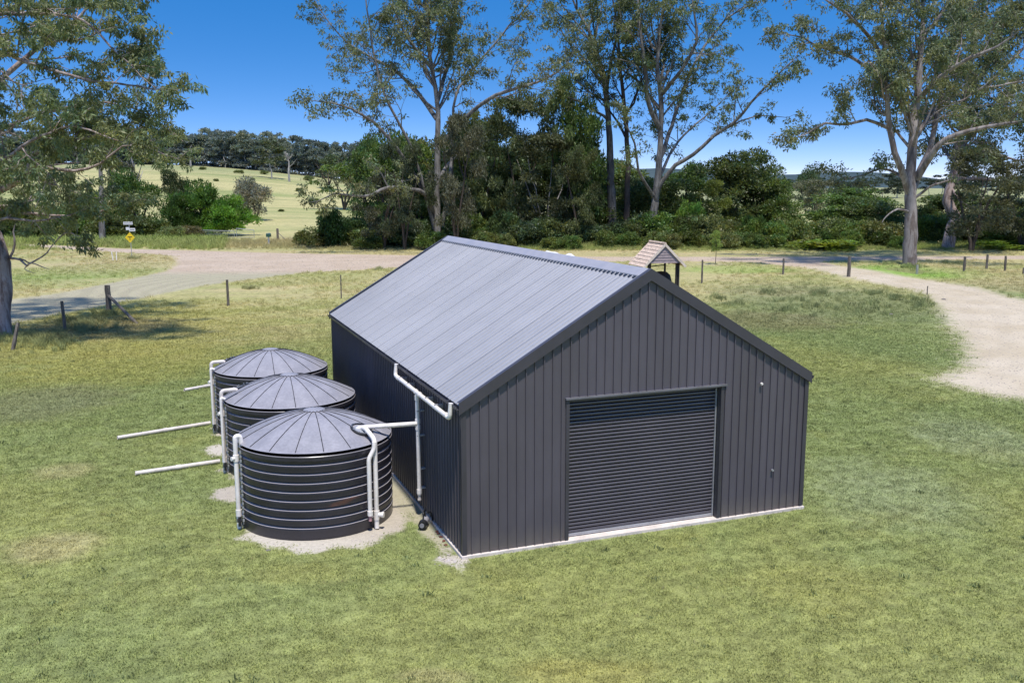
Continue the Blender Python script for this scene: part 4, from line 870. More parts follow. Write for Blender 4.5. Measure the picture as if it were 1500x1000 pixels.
# --- leaning gum behind it
D = 108.; T = Tree(16, leaf=(.44, .16), clump_r=.85, per_clump=26, spacing=(1.35, .85), tipn=3, droop=.9)
TP = T.limb(PX(D, (1388, 366), (1396, 330), (1400, 318), (1388, 295), (1396, 262), (1404, 220), (1412, 160), (1420, 100), (1430, 40)), .75, .08, .3, 1, 11, name='trunk')
T.limb(PX(D, (1398, 270), (1420, 235, 1), (1450, 225, 1), (1490, 235, 1), (1530, 230, 1)), .28, .05, .2)
T.limb(PX(D, (1394, 275), (1405, 292, -2), (1415, 300, -2), (1425, 305, -2)), .15, .04, .3, .5, subscale=.5)
T.limb(PX(D, (1404, 220), (1440, 180, 3), (1480, 160, 4), (1530, 150, 4)), .3, .05, .2)
T.limb(PX(D, (1410, 170), (1460, 110, -3), (1500, 70, -4), (1540, 20, -4)), .3, .05, .2)
T.limb(PX(D, (1400, 240), (1380, 215, 4), (1360, 200, 5), (1345, 180, 5)), .2, .05, .2)
T.limb(PX(D, (1400, 262), (1440, 262, 3), (1480, 268, 4), (1530, 262, 5)), .25, .05, .1)
T.extra(TP, 8)
T.make('gum_tree', on_ground(1388, 364, Z0), M_PAPER, (0.160, 0.182, 0.095), label='leaning grey trunked gum tree across the road at the right edge', cat='gum tree')
def PXL(dep, *pts): return PX(dep, *[((p[0] if p[0] < 130 else 130+(p[0]-130)*.82), *p[1:]) for p in pts])
# --- near gum at the left edge
D = 46.; T = Tree(17, leaf=(.25, .075), clump_r=.36, per_clump=44, spacing=(1.1, .68), tipn=3, step=.6, droop=1.1, sub=(.32, .45))
TP = T.limb(PXL(D, (4, 520), (5, 490), (3, 460), (6, 432), (5, 410), (3, 385), (-8, 345), (-60, 280), (-110, 200), (-150, 100), (-160, 0), (-150, -100)), .44, .12, .8, 1, 16, name='trunk')
T.limb(PXL(D, (-60, 285), (-30, 282, -1), (0, 280, -2), (22, 268, -2), (42, 250, -3), (48, 228, -3), (75, 215, -3), (105, 208, -4), (140, 200, -4), (180, 190, -4), (205, 180, -4)), .22, .03, .3)
T.limb(PXL(D, (-100, 215), (-60, 170, 1), (0, 118, 2), (35, 88, 2), (62, 64, 2), (88, 48, 2), (110, 30, 2), (130, 8, 2), (150, -30, 2)), .20, .04, .35)
T.limb(PXL(D, (62, 64, 2), (85, 60, 1), (120, 58, 0), (155, 45, 0), (185, 40, 0), (210, 30, 0)), .06, .02, .2)
T.limb(PXL(D, (-110, 160), (-50, 110, -3), (0, 80, -4), (50, 95, -5), (100, 110, -5), (150, 120, -5), (200, 125, -5), (235, 130, -5)), .16, .03, .25)
T.limb(PXL(D, (-120, 130), (-40, 60, 4), (0, 20, 5), (40, 0, 5), (90, -30, 5)), .16, .04, .3)
T.limb(PXL(D, (-100, 230), (-50, 210, 4), (0, 190, 5), (50, 170, 6), (110, 155, 6), (160, 150, 6), (215, 160, 6), (245, 175, 6)), .17, .03, .2)
T.limb(PXL(D, (-80, 260), (-30, 300, 2), (20, 300, 3), (60, 290, 3), (100, 300, 3)), .14, .03, .15, subscale=.9)
T.limb(PXL(D, (-70, 270), (-20, 250, -3), (20, 225, -4), (60, 200, -5), (110, 185, -6), (160, 200, -6)), .14, .03, .2)
T.limb(PXL(D, (-70, 300), (-30, 330, -1), (10, 320, -2), (50, 325, -2), (85, 318, -2)), .12, .03, .1, subscale=.8)
T.limb(PXL(D, (-60, 310), (-10, 318, 4), (40, 312, 5), (90, 316, 5), (140, 312, 5), (185, 300, 5)), .12, .03, .05, subscale=.7)
T.limb(PXL(D, (-60, 290), (-20, 265, 6), (30, 262, 7), (80, 270, 8), (130, 290, 8)), .13, .03, .1, subscale=.9)
T.limb(PXL(D, (-120, 100), (-30, 30, -4), (60, 20, -5), (120, 30, -6), (170, 70, -6), (205, 95, -6)), .15, .03, .2)
T.limb(PXL(D, (-60, 250), (0, 235, 1), (60, 245, 1), (110, 250, 0), (150, 240, 0), (190, 215, 0), (235, 215, 0)), .14, .03, .2, .8)
# bare lower branches
T.limb(PXL(D, (1, 405), (4, 388), (14, 378), (22, 358), (20, 340), (24, 322)), .09, .02, .5, 0, name='limb')
T.limb(PXL(D, (14, 378), (28, 380, -.5), (40, 388, -1), (52, 382, -1), (70, 370, -1), (80, 355, -1), (100, 338, -1)), .06, .015, .4, 0)
T.limb(PXL(D, (28, 379), (42, 384, .3), (60, 390, .5), (72, 394, .6)), .045, .012, .4, 0)
T.limb(PXL(D, (42, 388, -1), (36, 395, -1), (44, 398, -1), (52, 400, -1)), .03, .01, .4, 0)
T.limb(PXL(D, (80, 356, -1), (95, 342, -1), (112, 345, -1), (122, 350, -1)), .03, .012, .4, .5, subscale=.3)
T.make('gum_tree', on_ground(4, 514, Z0), M_PAPER, (0.190, 0.225, 0.105), label='near gum tree at the left edge with peeling bark and bare low branches', cat='gum tree')

# --- library of bushes and small trees
def blob_leaves(seed, lobes, n, leaf, size, inner=.35, up=.2, flat=.8, warm=.1):
    """leaf cloud round a set of lobes given in unit size, built at its real size (radius, radius, height) in metres"""
    rg = np.random.default_rng(seed); lo = np.array(lobes, float); S_ = np.array([size[0], size[0], size[1]])
    rm = lo[:, 3:4]*np.array([size[0], size[0], size[0]*flat]); cm = lo[:, :3]*S_
    wts = lo[:, 3]**2; wts /= wts.sum(); idx = rg.choice(len(lo), n, p=wts)
    d = unit(rg.normal(size=(n, 3))); d[:, 2] = np.where(d[:, 2] < -.45, -d[:, 2]*.6, d[:, 2]); d = unit(d)
    q = np.where(rg.random((n, 1)) < inner, rg.uniform(.3, .9, (n, 1)), rg.uniform(.84, 1.12, (n, 1)))
    c = cm[idx]; P = c+d*rm[idx]*q
    nz = np.array([mnoise.noise(Vector(v)*1.1+Vector((seed*7, 0, 0))) for v in P])[:, None]
    P = c+(P-c)*(1+.45*nz); keep = (nz[:, 0] > -.28); P, d = P[keep], d[keep]; n = len(P)
    D = unit(d*.5+rg.normal(size=(n, 3))*.8+np.array([0, 0, up]))
    cl = (np.floor(P/.8+rg.normal(0, .15, P.shape))).astype(int); key = (cl[:, 0]*73856093 ^ cl[:, 1]*19349663 ^ cl[:, 2]*83492791) % 997
    tb = rg.uniform(.6, 1.45, 997)[key][:, None]; tw = rg.normal(0, warm, 997)[key][:, None]
    t = np.concatenate([tb*(1+tw), tb, tb*(1-tw)], 1)*rg.uniform(.7, 1.3, (n, 1)); P[:, 2] = np.maximum(P[:, 2], .02)
    me = leaf_mesh('foliage', P, D, leaf[0], leaf[1], np.clip(t, .2, 2.5), rg); SIZE[me.name] = (float(np.percentile(np.hypot(P[:, 0], P[:, 1]), 93)), float(np.percentile(P[:, 2], 98.5))); return me
SIZE = {}
def lobes_crown(seed, n, w, base, r):
    """irregular tree crown: clumps at many heights, widest above the middle"""
    rg = random.Random(seed); out = []; g = [rg.uniform(-.15, .15) for _ in range(4)]
    for k in range(n):
        a = rg.random()*6.283; z = base+(1-base)*rg.random()**.85*.96; f = math.sin(math.pi*min(1, max(0.06, (z-base)/(1-base)*.8+.16)))**.6
        q = math.sqrt(rg.random())*w*f*(1+.25*math.sin(2*a+seed)); out.append((q*math.cos(a)+g[0], q*math.sin(a)+g[1], z-.04, rg.uniform(*r)))
    return out
def lobes_round(seed, n, w=.6, h=1.0, base=.15, r=(.25, .42)):
    rg = random.Random(seed); out = []
    for k in range(n):
        a = rg.random()*6.283; q = math.sqrt(rg.random())*w; z = base+rg.random()*(h-base-.25); q *= (1-.45*z/h); out.append((q*math.cos(a), q*math.sin(a), z, rg.uniform(*r)))
    return out
# unit bushes: about 1 high and 1 in radius; leaf sizes are relative to that
LIB = {}
LIB['shrub'] = [blob_leaves(s_, lobes_round(s_, 16, .68, 1.0, .06, (.24, .40)), 9000, (.30, .15), (3.3, 3.3)) for s_ in (1, 2, 3, 4)]
LIB['dense'] = [blob_leaves(s_, lobes_crown(s_, 44, .80, .10, (.20, .36)), 17000, (.42, .17), (5., 11.), .4, .1, .62) for s_ in (21, 22, 23, 24)]
LIB['round'] = [blob_leaves(s_, lobes_crown(s_, 24, .72, .16, (.24, .40)), 12000, (.34, .14), (4., 6.5), .4, .1, .8) for s_ in (25, 26)]
LIB['wispy'] = [blob_leaves(s_, lobes_crown(s_, 34, .85, .24, (.11, .22)), 9500, (.34, .11), (4.5, 9.), .5, -.2, .6, warm=.05) for s_ in (31, 32, 33)]
LIB['conifer'] = [blob_leaves(s_, lobes_round(s_, 22, .62, 1.0, .08, (.20, .34)), 15000, (.42, .09), (3.8, 6.), .3, 1.0, .9) for s_ in (41, 42)]
LIB['far'] = [blob_leaves(s_, lobes_crown(s_, 17, .85, .36, (.13, .26)), 2300, (.85, .42), (6.5, 15.), .3, 0, .55) for s_ in (51, 52, 53, 54, 55)]
def small_trunk(seed, n=3, hgt=.75, r=.03, spread=.35, sides=6):
    rg = random.Random(seed); mb = MB()
    for k in range(n):
        a = rg.random()*6.28; P = [(0.02*k, 0, -.02)]; m = 6
        for j in range(1, m+1):
            f = j/m; P.append((math.cos(a)*spread*f**1.3+rg.uniform(-.02, .02), math.sin(a)*spread*f**1.3+rg.uniform(-.02, .02), hgt*f))
        mb.tube(P, 0, sides, cap=False, rs=[r*(1-.75*j/m) for j in range(m+1)])
    me = bpy.data.meshes.new('stem'); me.from_pydata(mb.v, [], mb.f); me.polygons.foreach_set('use_smooth', [True]*len(me.polygons)); return me
ST_D = [small_trunk(s_) for s_ in (1, 2, 3)]; ST_P = [small_trunk(s_, 1, .62, .022, .06) for s_ in (4, 5, 6)]; ST_L = [small_trunk(s_, 4, .8, .018, .5) for s_ in (7, 8)]
for m_ in ST_D: m_.materials.append(M_DARKBARK)
for m_ in ST_P: m_.materials.append(M_DEAD)
for m_ in ST_L: m_.materials.append(M_DEAD)
RG = random.Random(77)
def plant(kind, u, vtop, wpx, dep, col, lab, name='shrub', cat='shrub', group=None, stem=None, var=None, sunk=.04, part='foliage'):
    p = at(u, 340, dep); z = float(terrain(p[0], p[1])); top = at(u, vtop, dep)[2]; h = max(.4, top-z); wr = wpx*dep/FPX/2
    t = empty(name, (p[0], p[1], z-sunk*h), rz=0, label=lab, cat=cat, group=group)
    lib = LIB[kind]; k = RG.randrange(len(lib)) if var is None else var % len(lib); mz = {'far': .5}.get(kind, 1)
    o = place(lib[k], part, t, rot=(0, 0, RG.random()*6.28), scale=(wr/SIZE[lib[k].name][0], wr/SIZE[lib[k].name][0]*RG.uniform(.85, 1.1), h/SIZE[lib[k].name][1])); o.color = (*[c*RG.uniform(.92, 1.08) for c in col], 1)
    if stem:
        ms = {'d': ST_D, 'p': ST_P, 'l': ST_L}[stem]; s_ = h if stem != 'l' else h
        o = place(RG.choice(ms), 'trunk', t, rot=(0, 0, RG.random()*6.28), scale=(min(s_, wr*1.6), min(s_, wr*1.6), s_))
    return t
C_DK = (0.095, 0.142, 0.045); C_MID = (0.125, 0.185, 0.048); C_OL = (0.165, 0.195, 0.066); C_BL = (0.110, 0.158, 0.074); C_BR = (0.075, 0.135, 0.020); C_LIME = (0.19, 0.26, 0.035); C_GREY = (0.13, 0.135, 0.085)
# thicket across the road: back row of small trees
g1 = 'small dark trees in the thicket across the road'
back = [(545, 200, 60, 136, C_DK), (575, 196, 80, 130, C_MID), (600, 205, 80, 138, C_OL), (612, 240, 70, 124, C_DK), (668, 205, 70, 136, C_DK), (690, 190, 80, 128, C_OL), (722, 178, 90, 134, C_DK), (745, 215, 80, 126, C_BL),
        (775, 200, 80, 138, C_DK), (800, 225, 80, 128, C_DK), (835, 215, 80, 138, C_OL), (862, 250, 80, 127, C_DK), (905, 235, 80, 140, C_MID), (935, 262, 70, 128, C_DK), (985, 262, 70, 130, C_DK), (1005, 240, 70, 140, C_DK), (1068, 222, 90, 126, C_DK),
        (1098, 232, 80, 130, C_DK), (1125, 262, 60, 128, C_MID), (1240, 275, 90, 126, C_MID), (1265, 288, 70, 122, C_DK), (1300, 298, 60, 124, C_DK), (1370, 285, 80, 128, C_DK), (1425, 280, 80, 128, C_DK), (1475, 296, 80, 124, C_OL), (1445, 318, 90, 118, C_DK), (1530, 290, 90, 126, C_DK), (1600, 280, 110, 126, C_DK), (1700, 285, 130, 126, C_MID)]
LM = [(487, 'the round dark bush'), (642, 'the many-stemmed gum'), (800, 'the wattle with pale branches'), (897, 'the slender straight gum'), (955, 'the big forked gum'), (1126, 'the little white board'), (1333, 'the huge pale gum'), (1388, 'the leaning grey gum')]
NTH = ['nearest', 'second', 'third', 'fourth', 'fifth', 'sixth', 'seventh']
def where(u, us):
    m = min(LM, key=lambda q: abs(q[0]-u)); side = 'left' if u < m[0] else 'right'
    same = sorted([x for x in us if min(LM, key=lambda q: abs(q[0]-x)) is m and (x < m[0]) == (u < m[0])], key=lambda x: abs(x-m[0]))
    return '%s thicket tree %s of %s' % (NTH[min(same.index(u), 6)], side, m[1])
HUE = {C_DK: 'dark green', C_MID: 'mid green', C_OL: 'olive green', C_BL: 'blue-green'}
for i, (u, v, w_, d_2, c) in enumerate(back):
    plant('dense', u, v, w_*1.35, d_2, c, HUE[c]+', '+where(u, [q[0] for q in back]) if u < 1500 else 'dense small tree beyond the right edge', 'thicket_tree', 'tree', g1, 'd', var=i)
# more distinct ones
plant('dense', 850, 150, 90, 121, (0.10, 0.15, 0.04), 'light yellow-green small tree in front of the slender gum', 'small_tree', 'tree', None, 'd', var=1)
plant('wispy', 800, 195, 110, 117, (0.10, 0.115, 0.06), 'grey-green wattle tree with arching pale bare branches in the thicket', 'wattle_tree', 'tree', None, 'l', var=1)
plant('wispy', 700, 165, 110, 120, C_OL, 'grey-green loose small tree right of the big many-stemmed gum', 'small_tree', 'tree', None, 'd', var=2)
plant('wispy', 560, 252, 90, 108, (0.11, 0.12, 0.065), 'low grey-green gum sapling under the long white limb', 'small_tree', 'tree', None, 'd', var=0)
plant('wispy', 1195, 262, 80, 150, (0.15, 0.17, 0.10), 'pale grey-green tree seen beyond the dark thicket in the gap of sky', 'small_tree', 'tree', None, 'd', var=0)
plant('round', 1180, 246, 50, 230, (0.10, 0.14, 0.07), 'distant light green tree topping the gap of sky', 'small_tree', 'tree', None, 'd', var=2)
plant('wispy', 1040, 262, 60, 119.5, (0.15, 0.20, 0.04), 'bright lime leafed shrub glowing inside the dark thicket', 'shrub', 'shrub', None, None, var=1)
plant('shrub', 487, 309, 42, 111, (0.035, 0.085, 0.022), 'small round dark green bush at the left end of the thicket', 'round_bush', 'bush', None, None, var=2)
plant('shrub', 465, 335, 60, 113, (0.13, 0.15, 0.045), 'low yellowish bush left of the round dark bush', 'shrub', 'shrub', None, None, var=1)
plant('wispy', 668, 165, 92, 106, (0.125, 0.145, 0.085), 'grey-green loose tree whose leaves cover the base of the many-stemmed gum on the right', 'small_tree', 'tree', None, 'd', var=0)
plant('wispy', 592, 205, 80, 107, (0.105, 0.125, 0.065), 'loose leafy tree just left of the many-stemmed gum trunk', 'small_tree', 'tree', None, 'd', var=2)
plant('wispy', 1425, 215, 120, 104, (0.12, 0.14, 0.075), 'drooping grey-green small tree right of the leaning gum trunk', 'small_tree', 'tree', None, 'd', var=1)
plant('wispy', 850, 215, 80, 112, (0.115, 0.145, 0.06), 'feathery light green tree in front of the slender gum stems', 'small_tree', 'tree', None, 'd', var=2)
plant('wispy', 1500, 230, 120, 106, (0.115, 0.135, 0.072), 'leafy small tree cut by the right edge of the photo', 'small_tree', 'tree', None, 'd', var=0)
plant('wispy', 765, 140, 95, 119, (0.13, 0.155, 0.075), 'tall loose grey-green tree between the many-stemmed gum and the wattle', 'small_tree', 'tree', None, 'd', var=1)
plant('wispy', 825, 112, 85, 121, (0.14, 0.19, 0.07), 'tall feathery light green tree behind the wattle, left of the slender gum', 'small_tree', 'tree', None, 'd', var=0)
plant('shrub', 1010, 300, 40, 116, (0.20, 0.28, 0.05), 'sunlit lime green shrub in the thicket right of the forked gum', 'shrub', 'shrub', None, None, var=1)
plant('shrub', 1100, 318, 44, 114, (0.17, 0.24, 0.05), 'sunlit lime green shrub in the thicket left of the little white board', 'shrub', 'shrub', None, None, var=2)
# front row of undergrowth shrubs
g2 = 'undergrowth shrubs along the far side of the road'; i = 0; u = 512
while u < 1720:
    if 1318 < u < 1350: u += 20; continue
    hv = RG.uniform(312, 338) if u > 640 else RG.uniform(318, 342); c = RG.choice([C_MID, C_DK, C_DK, C_OL, C_BL, C_MID]) if u < 1000 else RG.choice([C_MID, C_OL, C_OL, (0.10, 0.125, 0.035)])
    plant('shrub', u, hv, RG.uniform(48, 74), RG.uniform(111, 117), c, 'leafy green shrub in the dense undergrowth across the road', 'undergrowth_shrub', 'shrub', g2, None, var=i); i += 1; u += RG.uniform(20, 30)
    if RG.random() < .6: plant('shrub', u, RG.uniform(338, 350), RG.uniform(28, 46), RG.uniform(107, 110), RG.choice([C_MID, (0.095, 0.13, 0.03), C_OL]), 'low rounded green shrub at the front of the undergrowth across the road', 'low_shrub', 'shrub', 'low shrubs at the front of the undergrowth', None, var=i)
plant('shrub', 1220, 350, 130, 108, C_LIME, 'bright lime green weed bank along the far road edge', 'weed_bush', 'bush', None, None, var=1)
plant('shrub', 1465, 352, 110, 108, (0.16, 0.24, 0.03), 'bright lime green weed bank at the right edge behind the fence posts', 'weed_bush', 'bush', None, None, var=2)
# left side shrubs and trees behind the road
plant('round', 205, 252, 78, 142, (0.09, 0.14, 0.035), 'dark green rounded tree behind the road sign', 'small_tree', 'tree', None, 'd', var=0)
plant('round', 257, 250, 46, 165, (0.065, 0.085, 0.035), 'upright grey-green tree with crown above the bright green shrubs', 'small_tree', 'tree', None, 'd', var=1)
plant('conifer', 288, 270, 92, 140, (0.075, 0.155, 0.028), 'bushy bright green conifer-like tree behind the gates', 'bushy_tree', 'tree', None, 'd', var=0)
plant('conifer', 335, 290, 66, 138, (0.13, 0.24, 0.03), 'lighter bright green shrub to the right of the bushy green tree', 'bushy_tree', 'shrub', None, None, var=1)
plant('conifer', 262, 290, 40, 136, (0.060, 0.115, 0.022), 'small green shrub at the left foot of the bushy green tree', 'bushy_tree', 'shrub', None, None, var=1)
plant('round', 376, 262, 62, 176, (0.25, 0.23, 0.18), 'grey sparse rounded tree standing alone in the paddock', 'paddock_tree', 'tree', None, 'd', var=2)
plant('round', 125, 282, 70, 150, C_LIME, 'lime green tree seen under the left gum branches', 'small_tree', 'tree', None, None, var=2)
plant('wispy', 186, 236, 44, 150, C_GREY, 'grey twiggy half-bare tree behind the dark rounded tree', 'twiggy_tree', 'tree', None, 'l', var=1)
for j, (u, v, w_, c) in enumerate([(20, 300, 90, C_MID), (75, 305, 80, C_DK), (110, 312, 60, C_MID), (155, 318, 60, (0.12, 0.15, 0.045)), (185, 318, 60, (0.10, 0.13, 0.04)), (225, 322, 50, (0.11, 0.14, 0.045)), (250, 332, 36, (0.20, 0.21, 0.085)), (275, 332, 40, (0.15, 0.15, 0.07)), (-60, 290, 120, C_MID), (-150, 280, 120, C_DK), (5, 325, 60, (0.1, .13, .04)), (50, 322, 60, (.1, .12, .04))]):
    plant('shrub', u, v, w_, 128+j % 3*3, c, 'loose green roadside shrub behind the tall verge grass', 'roadside_shrub', 'shrub', 'roadside shrubs behind the tall grass', None, var=j)
# pale thin trunk standing among them
D = 122.; T = Tree(31, leaf=(.4, .15), clump_r=.8, per_clump=24, spacing=(2.6, 1.4), tipn=1)
TP = T.limb(PX(D, (150, 350), (149, 320), (149, 280), (148, 250), (149, 225), (148, 190), (150, 160)), .42, .06, .55, .8, 9, name='trunk')
T.make('gum_tree', on_ground(150, 350, Z0), M_GUM2, (0.09, 0.11, 0.05), label='thin upright gum trunk seen through the left tree, behind the road', cat='gum tree')
# sapling by the hut, with a stake and ring of bare earth
sp_ = on_ground(1048, 387); t = empty('sapling', (sp_[0], sp_[1], Z0), label='young pale green sapling in a ring of straw mulch near the hut', cat='sapling')
o = place(LIB['wispy'][0], 'foliage', t, loc=(0, 0, .7), scale=(.2, .2, .28)); o.color = (0.24, 0.32, 0.08, 1)
MB().tube([(0, 0, -.05), (.03, 0, 1.0), (0, .02, 2.3)], .03, 6, rs=[.035, .03, .012]).build('stem', M_DARKBARK, t)
V = [(1.8*math.cos(a)*(1+.1*math.sin(5*a)), 1.5*math.sin(a), Z0+.006) for a in np.linspace(0, 2*math.pi, 28, endpoint=False)]
MB().add([(sp_[0]+x, sp_[1]+y, z) for x, y, z in V], [tuple(range(28))]).build('mulch_ground', simple('straw_mulch', (0.40, 0.35, 0.20), .9, .1, var=.25, nscale=2), kind='structure')
q = on_ground(1127, 362); q = at(1126, 335, 110.5); M_WB = simple('white_panel', (.6, .6, .62), .5); o = MB().box((-.42, -.03, -.22), (.42, .03, .22)).build('white_board', M_WB, label='small white board half hidden in the shrubs across the road', cat='board'); o.location = (q[0], q[1], q[2]); o.rotation_euler = (rad(8), rad(3), -YAW)
MB().bar((0, .05, -3), (0, .05, 0), .06, .06).build('board_post', M_POST, o)

# --- far tree line on the hill, spreading tree and dead trees
def far_tree(u, dep, hm, wm, col, lab, group, stem='p', name='distant_tree'):
    p = at(u, 300, dep); z = float(terrain(p[0], p[1])); t = empty(name, (p[0], p[1], z-.1), label=lab, cat='tree', group=group)
    o = place(RG.choice(LIB['far']), 'crown', t, rot=(0, 0, RG.random()*6.28), scale=(wm/13, wm/13, hm/15)); o.color = (*col, 1)
    o = place(RG.choice(ST_P if stem == 'p' else ST_D), 'trunk', t, rot=(0, 0, RG.random()*6.28), scale=(hm, hm, hm)); return t
u = -40
while u < 640:
    for row in range(2):
        dep = 395+row*22+RG.uniform(-8, 8); c = RG.choice([(0.17, 0.205, 0.18), (0.15, 0.185, 0.17), (0.20, 0.23, 0.175)])  # pale bluish leaf colours put distance haze into the tree line
        far_tree(u+RG.uniform(-4, 4), dep, RG.uniform(9.5, 16.5)*(1.0 if row == 0 else 1.1), RG.uniform(9, 16), c, 'tall grey-green tree in the distant tree line on the hill', 'distant tree line on the hill')
    u += RG.uniform(7, 12)
u = 640
while u < 1650:
    dep = RG.uniform(480, 620); far_tree(u, dep, RG.uniform(10, 17), RG.uniform(14, 24), RG.choice([(0.06, 0.08, 0.06), (0.07, 0.09, 0.07)]), 'distant tree beyond the thicket on the right horizon', 'distant trees beyond the thicket'); u += RG.uniform(14, 26)
u = 20
while u < 560:      # denser dark base of the wood
    p = at(u, 300, 392); z = float(terrain(p[0], p[1])); u += RG.uniform(8, 12)
    t = empty('distant_shrub', (p[0], p[1], z-.3), label='dark low growth at the foot of the distant tree line', cat='shrub', group='dark low growth under the distant tree line')
    o = place(RG.choice(LIB['far']), 'foliage', t, loc=(0, 0, -5.5), scale=(1.5, .8, RG.uniform(.75, .95))); o.color = (0.15, 0.175, 0.165, 1)
for (u, dep, sz) in ((228, 250, 1.6), (245, 300, 2.2), (318, 280, 1.3), (345, 230, 1.0), (352, 345, 2.4), (372, 300, 1.2), (412, 205, 1.0), (440, 270, 1.8), (462, 235, 2.2), (470, 200, 1.6), (452, 350, 3), (388, 360, 2.5), (300, 352, 2), (505, 260, 2.4)):
    p = at(u, 300, dep); z = float(terrain(p[0], p[1])); t = empty('paddock_shrub', (p[0], p[1], z-.05), label='small low shrub dotted on the hill paddock', cat='shrub', group='low shrubs dotted on the hill paddock')
    o = place(RG.choice(LIB['shrub']), 'foliage', t, rot=(0, 0, RG.random()*6), scale=(sz/3.6, sz/3.6, sz*.6/3.3)); o.color = (*C_OL, 1)
far_tree(400, 330, 13.5, 15, (0.095, 0.115, 0.06), 'spreading light green tree standing in front of the distant tree line', None)
far_tree(482, 300, 11, 14, (0.10, 0.135, 0.07), 'dark spreading tree at the right end of the hill paddock', None, 'd')
far_tree(505, 220, 11, 13, C_MID, 'dark tree at the hill paddock edge behind the long white limb', None, 'd')
def dead_tree(u, dep, vt, lab, seed, arms=6):
    p = at(u, 300, dep); z = float(terrain(p[0], p[1])); H = at(u, vt, dep)[2]-z; rg = random.Random(seed); t = empty('dead_tree', (p[0], p[1], z), label=lab, cat='dead tree')
    P = [(rg.uniform(-.15, .15)*k, 0, H*k/6) for k in range(7)]; MB().tube(P, 0, 7, rs=[.42*(1-.8*k/6) for k in range(7)]).build('trunk', M_DEAD, t, smooth=50)
    for k in range(arms):
        f = rg.uniform(.45, .9); a = rg.random()*6.28; l = H*(1-f)*rg.uniform(.6, 1.1)+.6; b = Vector((0, 0, H*f)); e = b+Vector((math.cos(a)*l*.8, math.sin(a)*l*.5, l*.6)); m = (b+e)/2+Vector((0, 0, -.3))
        MB().tube([b, m, e], 0, 5, rs=[.14, .10, .03]).build('branch', M_DEAD, t)
dead_tree(425, 320, 222, 'white dead tree with bare forked top standing in the hill paddock', 3, 9)
dead_tree(283, 372, 213, 'pale dead pole-like trunk in front of the distant tree line', 4, 3)
dead_tree(197, 150, 228, 'white dead bare branched tree behind the left shrubs', 6, 8)

# ------------------------------------------------------------------ grass
def tuft_mesh(name, nb, hgt, spread, wd, mat, seed):
    rg = random.Random(seed); V = []; F = []
    for k in range(nb):
        a = rg.random()*6.28; r = spread*math.sqrt(rg.random()); x, y = r*math.cos(a), r*math.sin(a); h = hgt*rg.uniform(.5, 1.2); la = rg.random()*6.28; ln = h*rg.uniform(.2, .9); b = rg.random()*6.28
        dx, dy = wd/2*math.cos(b), wd/2*math.sin(b); m = len(V)
        V += [(x-dx, y-dy, 0), (x+dx, y+dy, 0), (x+math.cos(la)*ln*.4+dx*.7, y+math.sin(la)*ln*.4+dy*.7, h*.6), (x+math.cos(la)*ln*.4-dx*.7, y+math.sin(la)*ln*.4-dy*.7, h*.6), (x+math.cos(la)*ln, y+math.sin(la)*ln, h)]; F += [(m, m+1, m+2, m+3), (m+3, m+2, m+4)]
    me = bpy.data.meshes.new(name); me.from_pydata(V, [], F); me.materials.append(mat); return me
def scatter(name, P, scl, me, lab):
    """one object of loose grass: tufts instanced on points by geometry nodes"""
    src = bpy.data.objects.new(name+'_tuft', me)
    pm_ = bpy.data.meshes.new(name); pm_.vertices.add(len(P)); pm_.vertices.foreach_set('co', np.ascontiguousarray(P, np.float32).ravel())
    a = pm_.attributes.new('scl', 'FLOAT', 'POINT'); a.data.foreach_set('value', np.ascontiguousarray(scl, np.float32)); o = place(pm_, name, kind='stuff', label=lab)
    g = bpy.data.node_groups.new(name+'_scatter', 'GeometryNodeTree'); g.interface.new_socket('Geometry', in_out='INPUT', socket_type='NodeSocketGeometry'); g.interface.new_socket('Geometry', in_out='OUTPUT', socket_type='NodeSocketGeometry')
    N = g.nodes; i_ = N.new('NodeGroupInput'); ou = N.new('NodeGroupOutput'); ip = N.new('GeometryNodeInstanceOnPoints'); oi = N.new('GeometryNodeObjectInfo'); oi.inputs['Object'].default_value = src; oi.inputs['As Instance'].default_value = True
    rv_ = N.new('FunctionNodeRandomValue'); rv_.data_type = 'FLOAT_VECTOR'; rv_.inputs[0].default_value = (-.15, -.15, 0); rv_.inputs[1].default_value = (.15, .15, 6.283)
    na = N.new('GeometryNodeInputNamedAttribute'); na.data_type = 'FLOAT'; na.inputs['Name'].default_value = 'scl'
    l = g.links.new; l(i_.outputs[0], ip.inputs['Points']); l(oi.outputs['Geometry'], ip.inputs['Instance']); l(rv_.outputs[0], ip.inputs['Rotation']); l(na.outputs['Attribute'], ip.inputs['Scale']); l(ip.outputs[0], ou.inputs[0])
    md = o.modifiers.new('scatter', 'NODES'); md.node_group = g; return o
rg = np.random.default_rng(3)
def frustum_pts(n, d0, d1, pw=1.0, umin=-60, umax=1560):
    dd = (d0**pw+(d1**pw-d0**pw)*rg.random(n))**(1/pw); u = rg.uniform(umin, umax, n); lat = (u-750)/FPX
    fh = np.array([math.sin(YAW), math.cos(YAW)]); rh = np.array([math.cos(YAW), -math.sin(YAW)]); dist = dd
    return CAM[:2]+fh*dist[:, None]+rh*(dist*lat*1.02)[:, None]
def keep_lawn(P):
    in_shed = (P[:, 0] > -.08) & (P[:, 0] < W+.08) & (P[:, 1] > -.08) & (P[:, 1] < L+.08)
    tk = np.min([np.hypot(P[:, 0]-x, P[:, 1]-y) for x, y in TK], 0) < TR+.02
    return ~(in_shed | tk | (PAD_UN(P) > rg.normal(0, .10, len(P))) | (ROAD_UN(P) > rg.normal(-.2, .35, len(P))))
P = frustum_pts(190000, 11.5, 66, 1.35); P = P[keep_lawn(P)]; dl = np.hypot(*(P-CAM[:2]).T); P = P[rg.random(len(P)) < 1-sstep(34, 66, dl)]
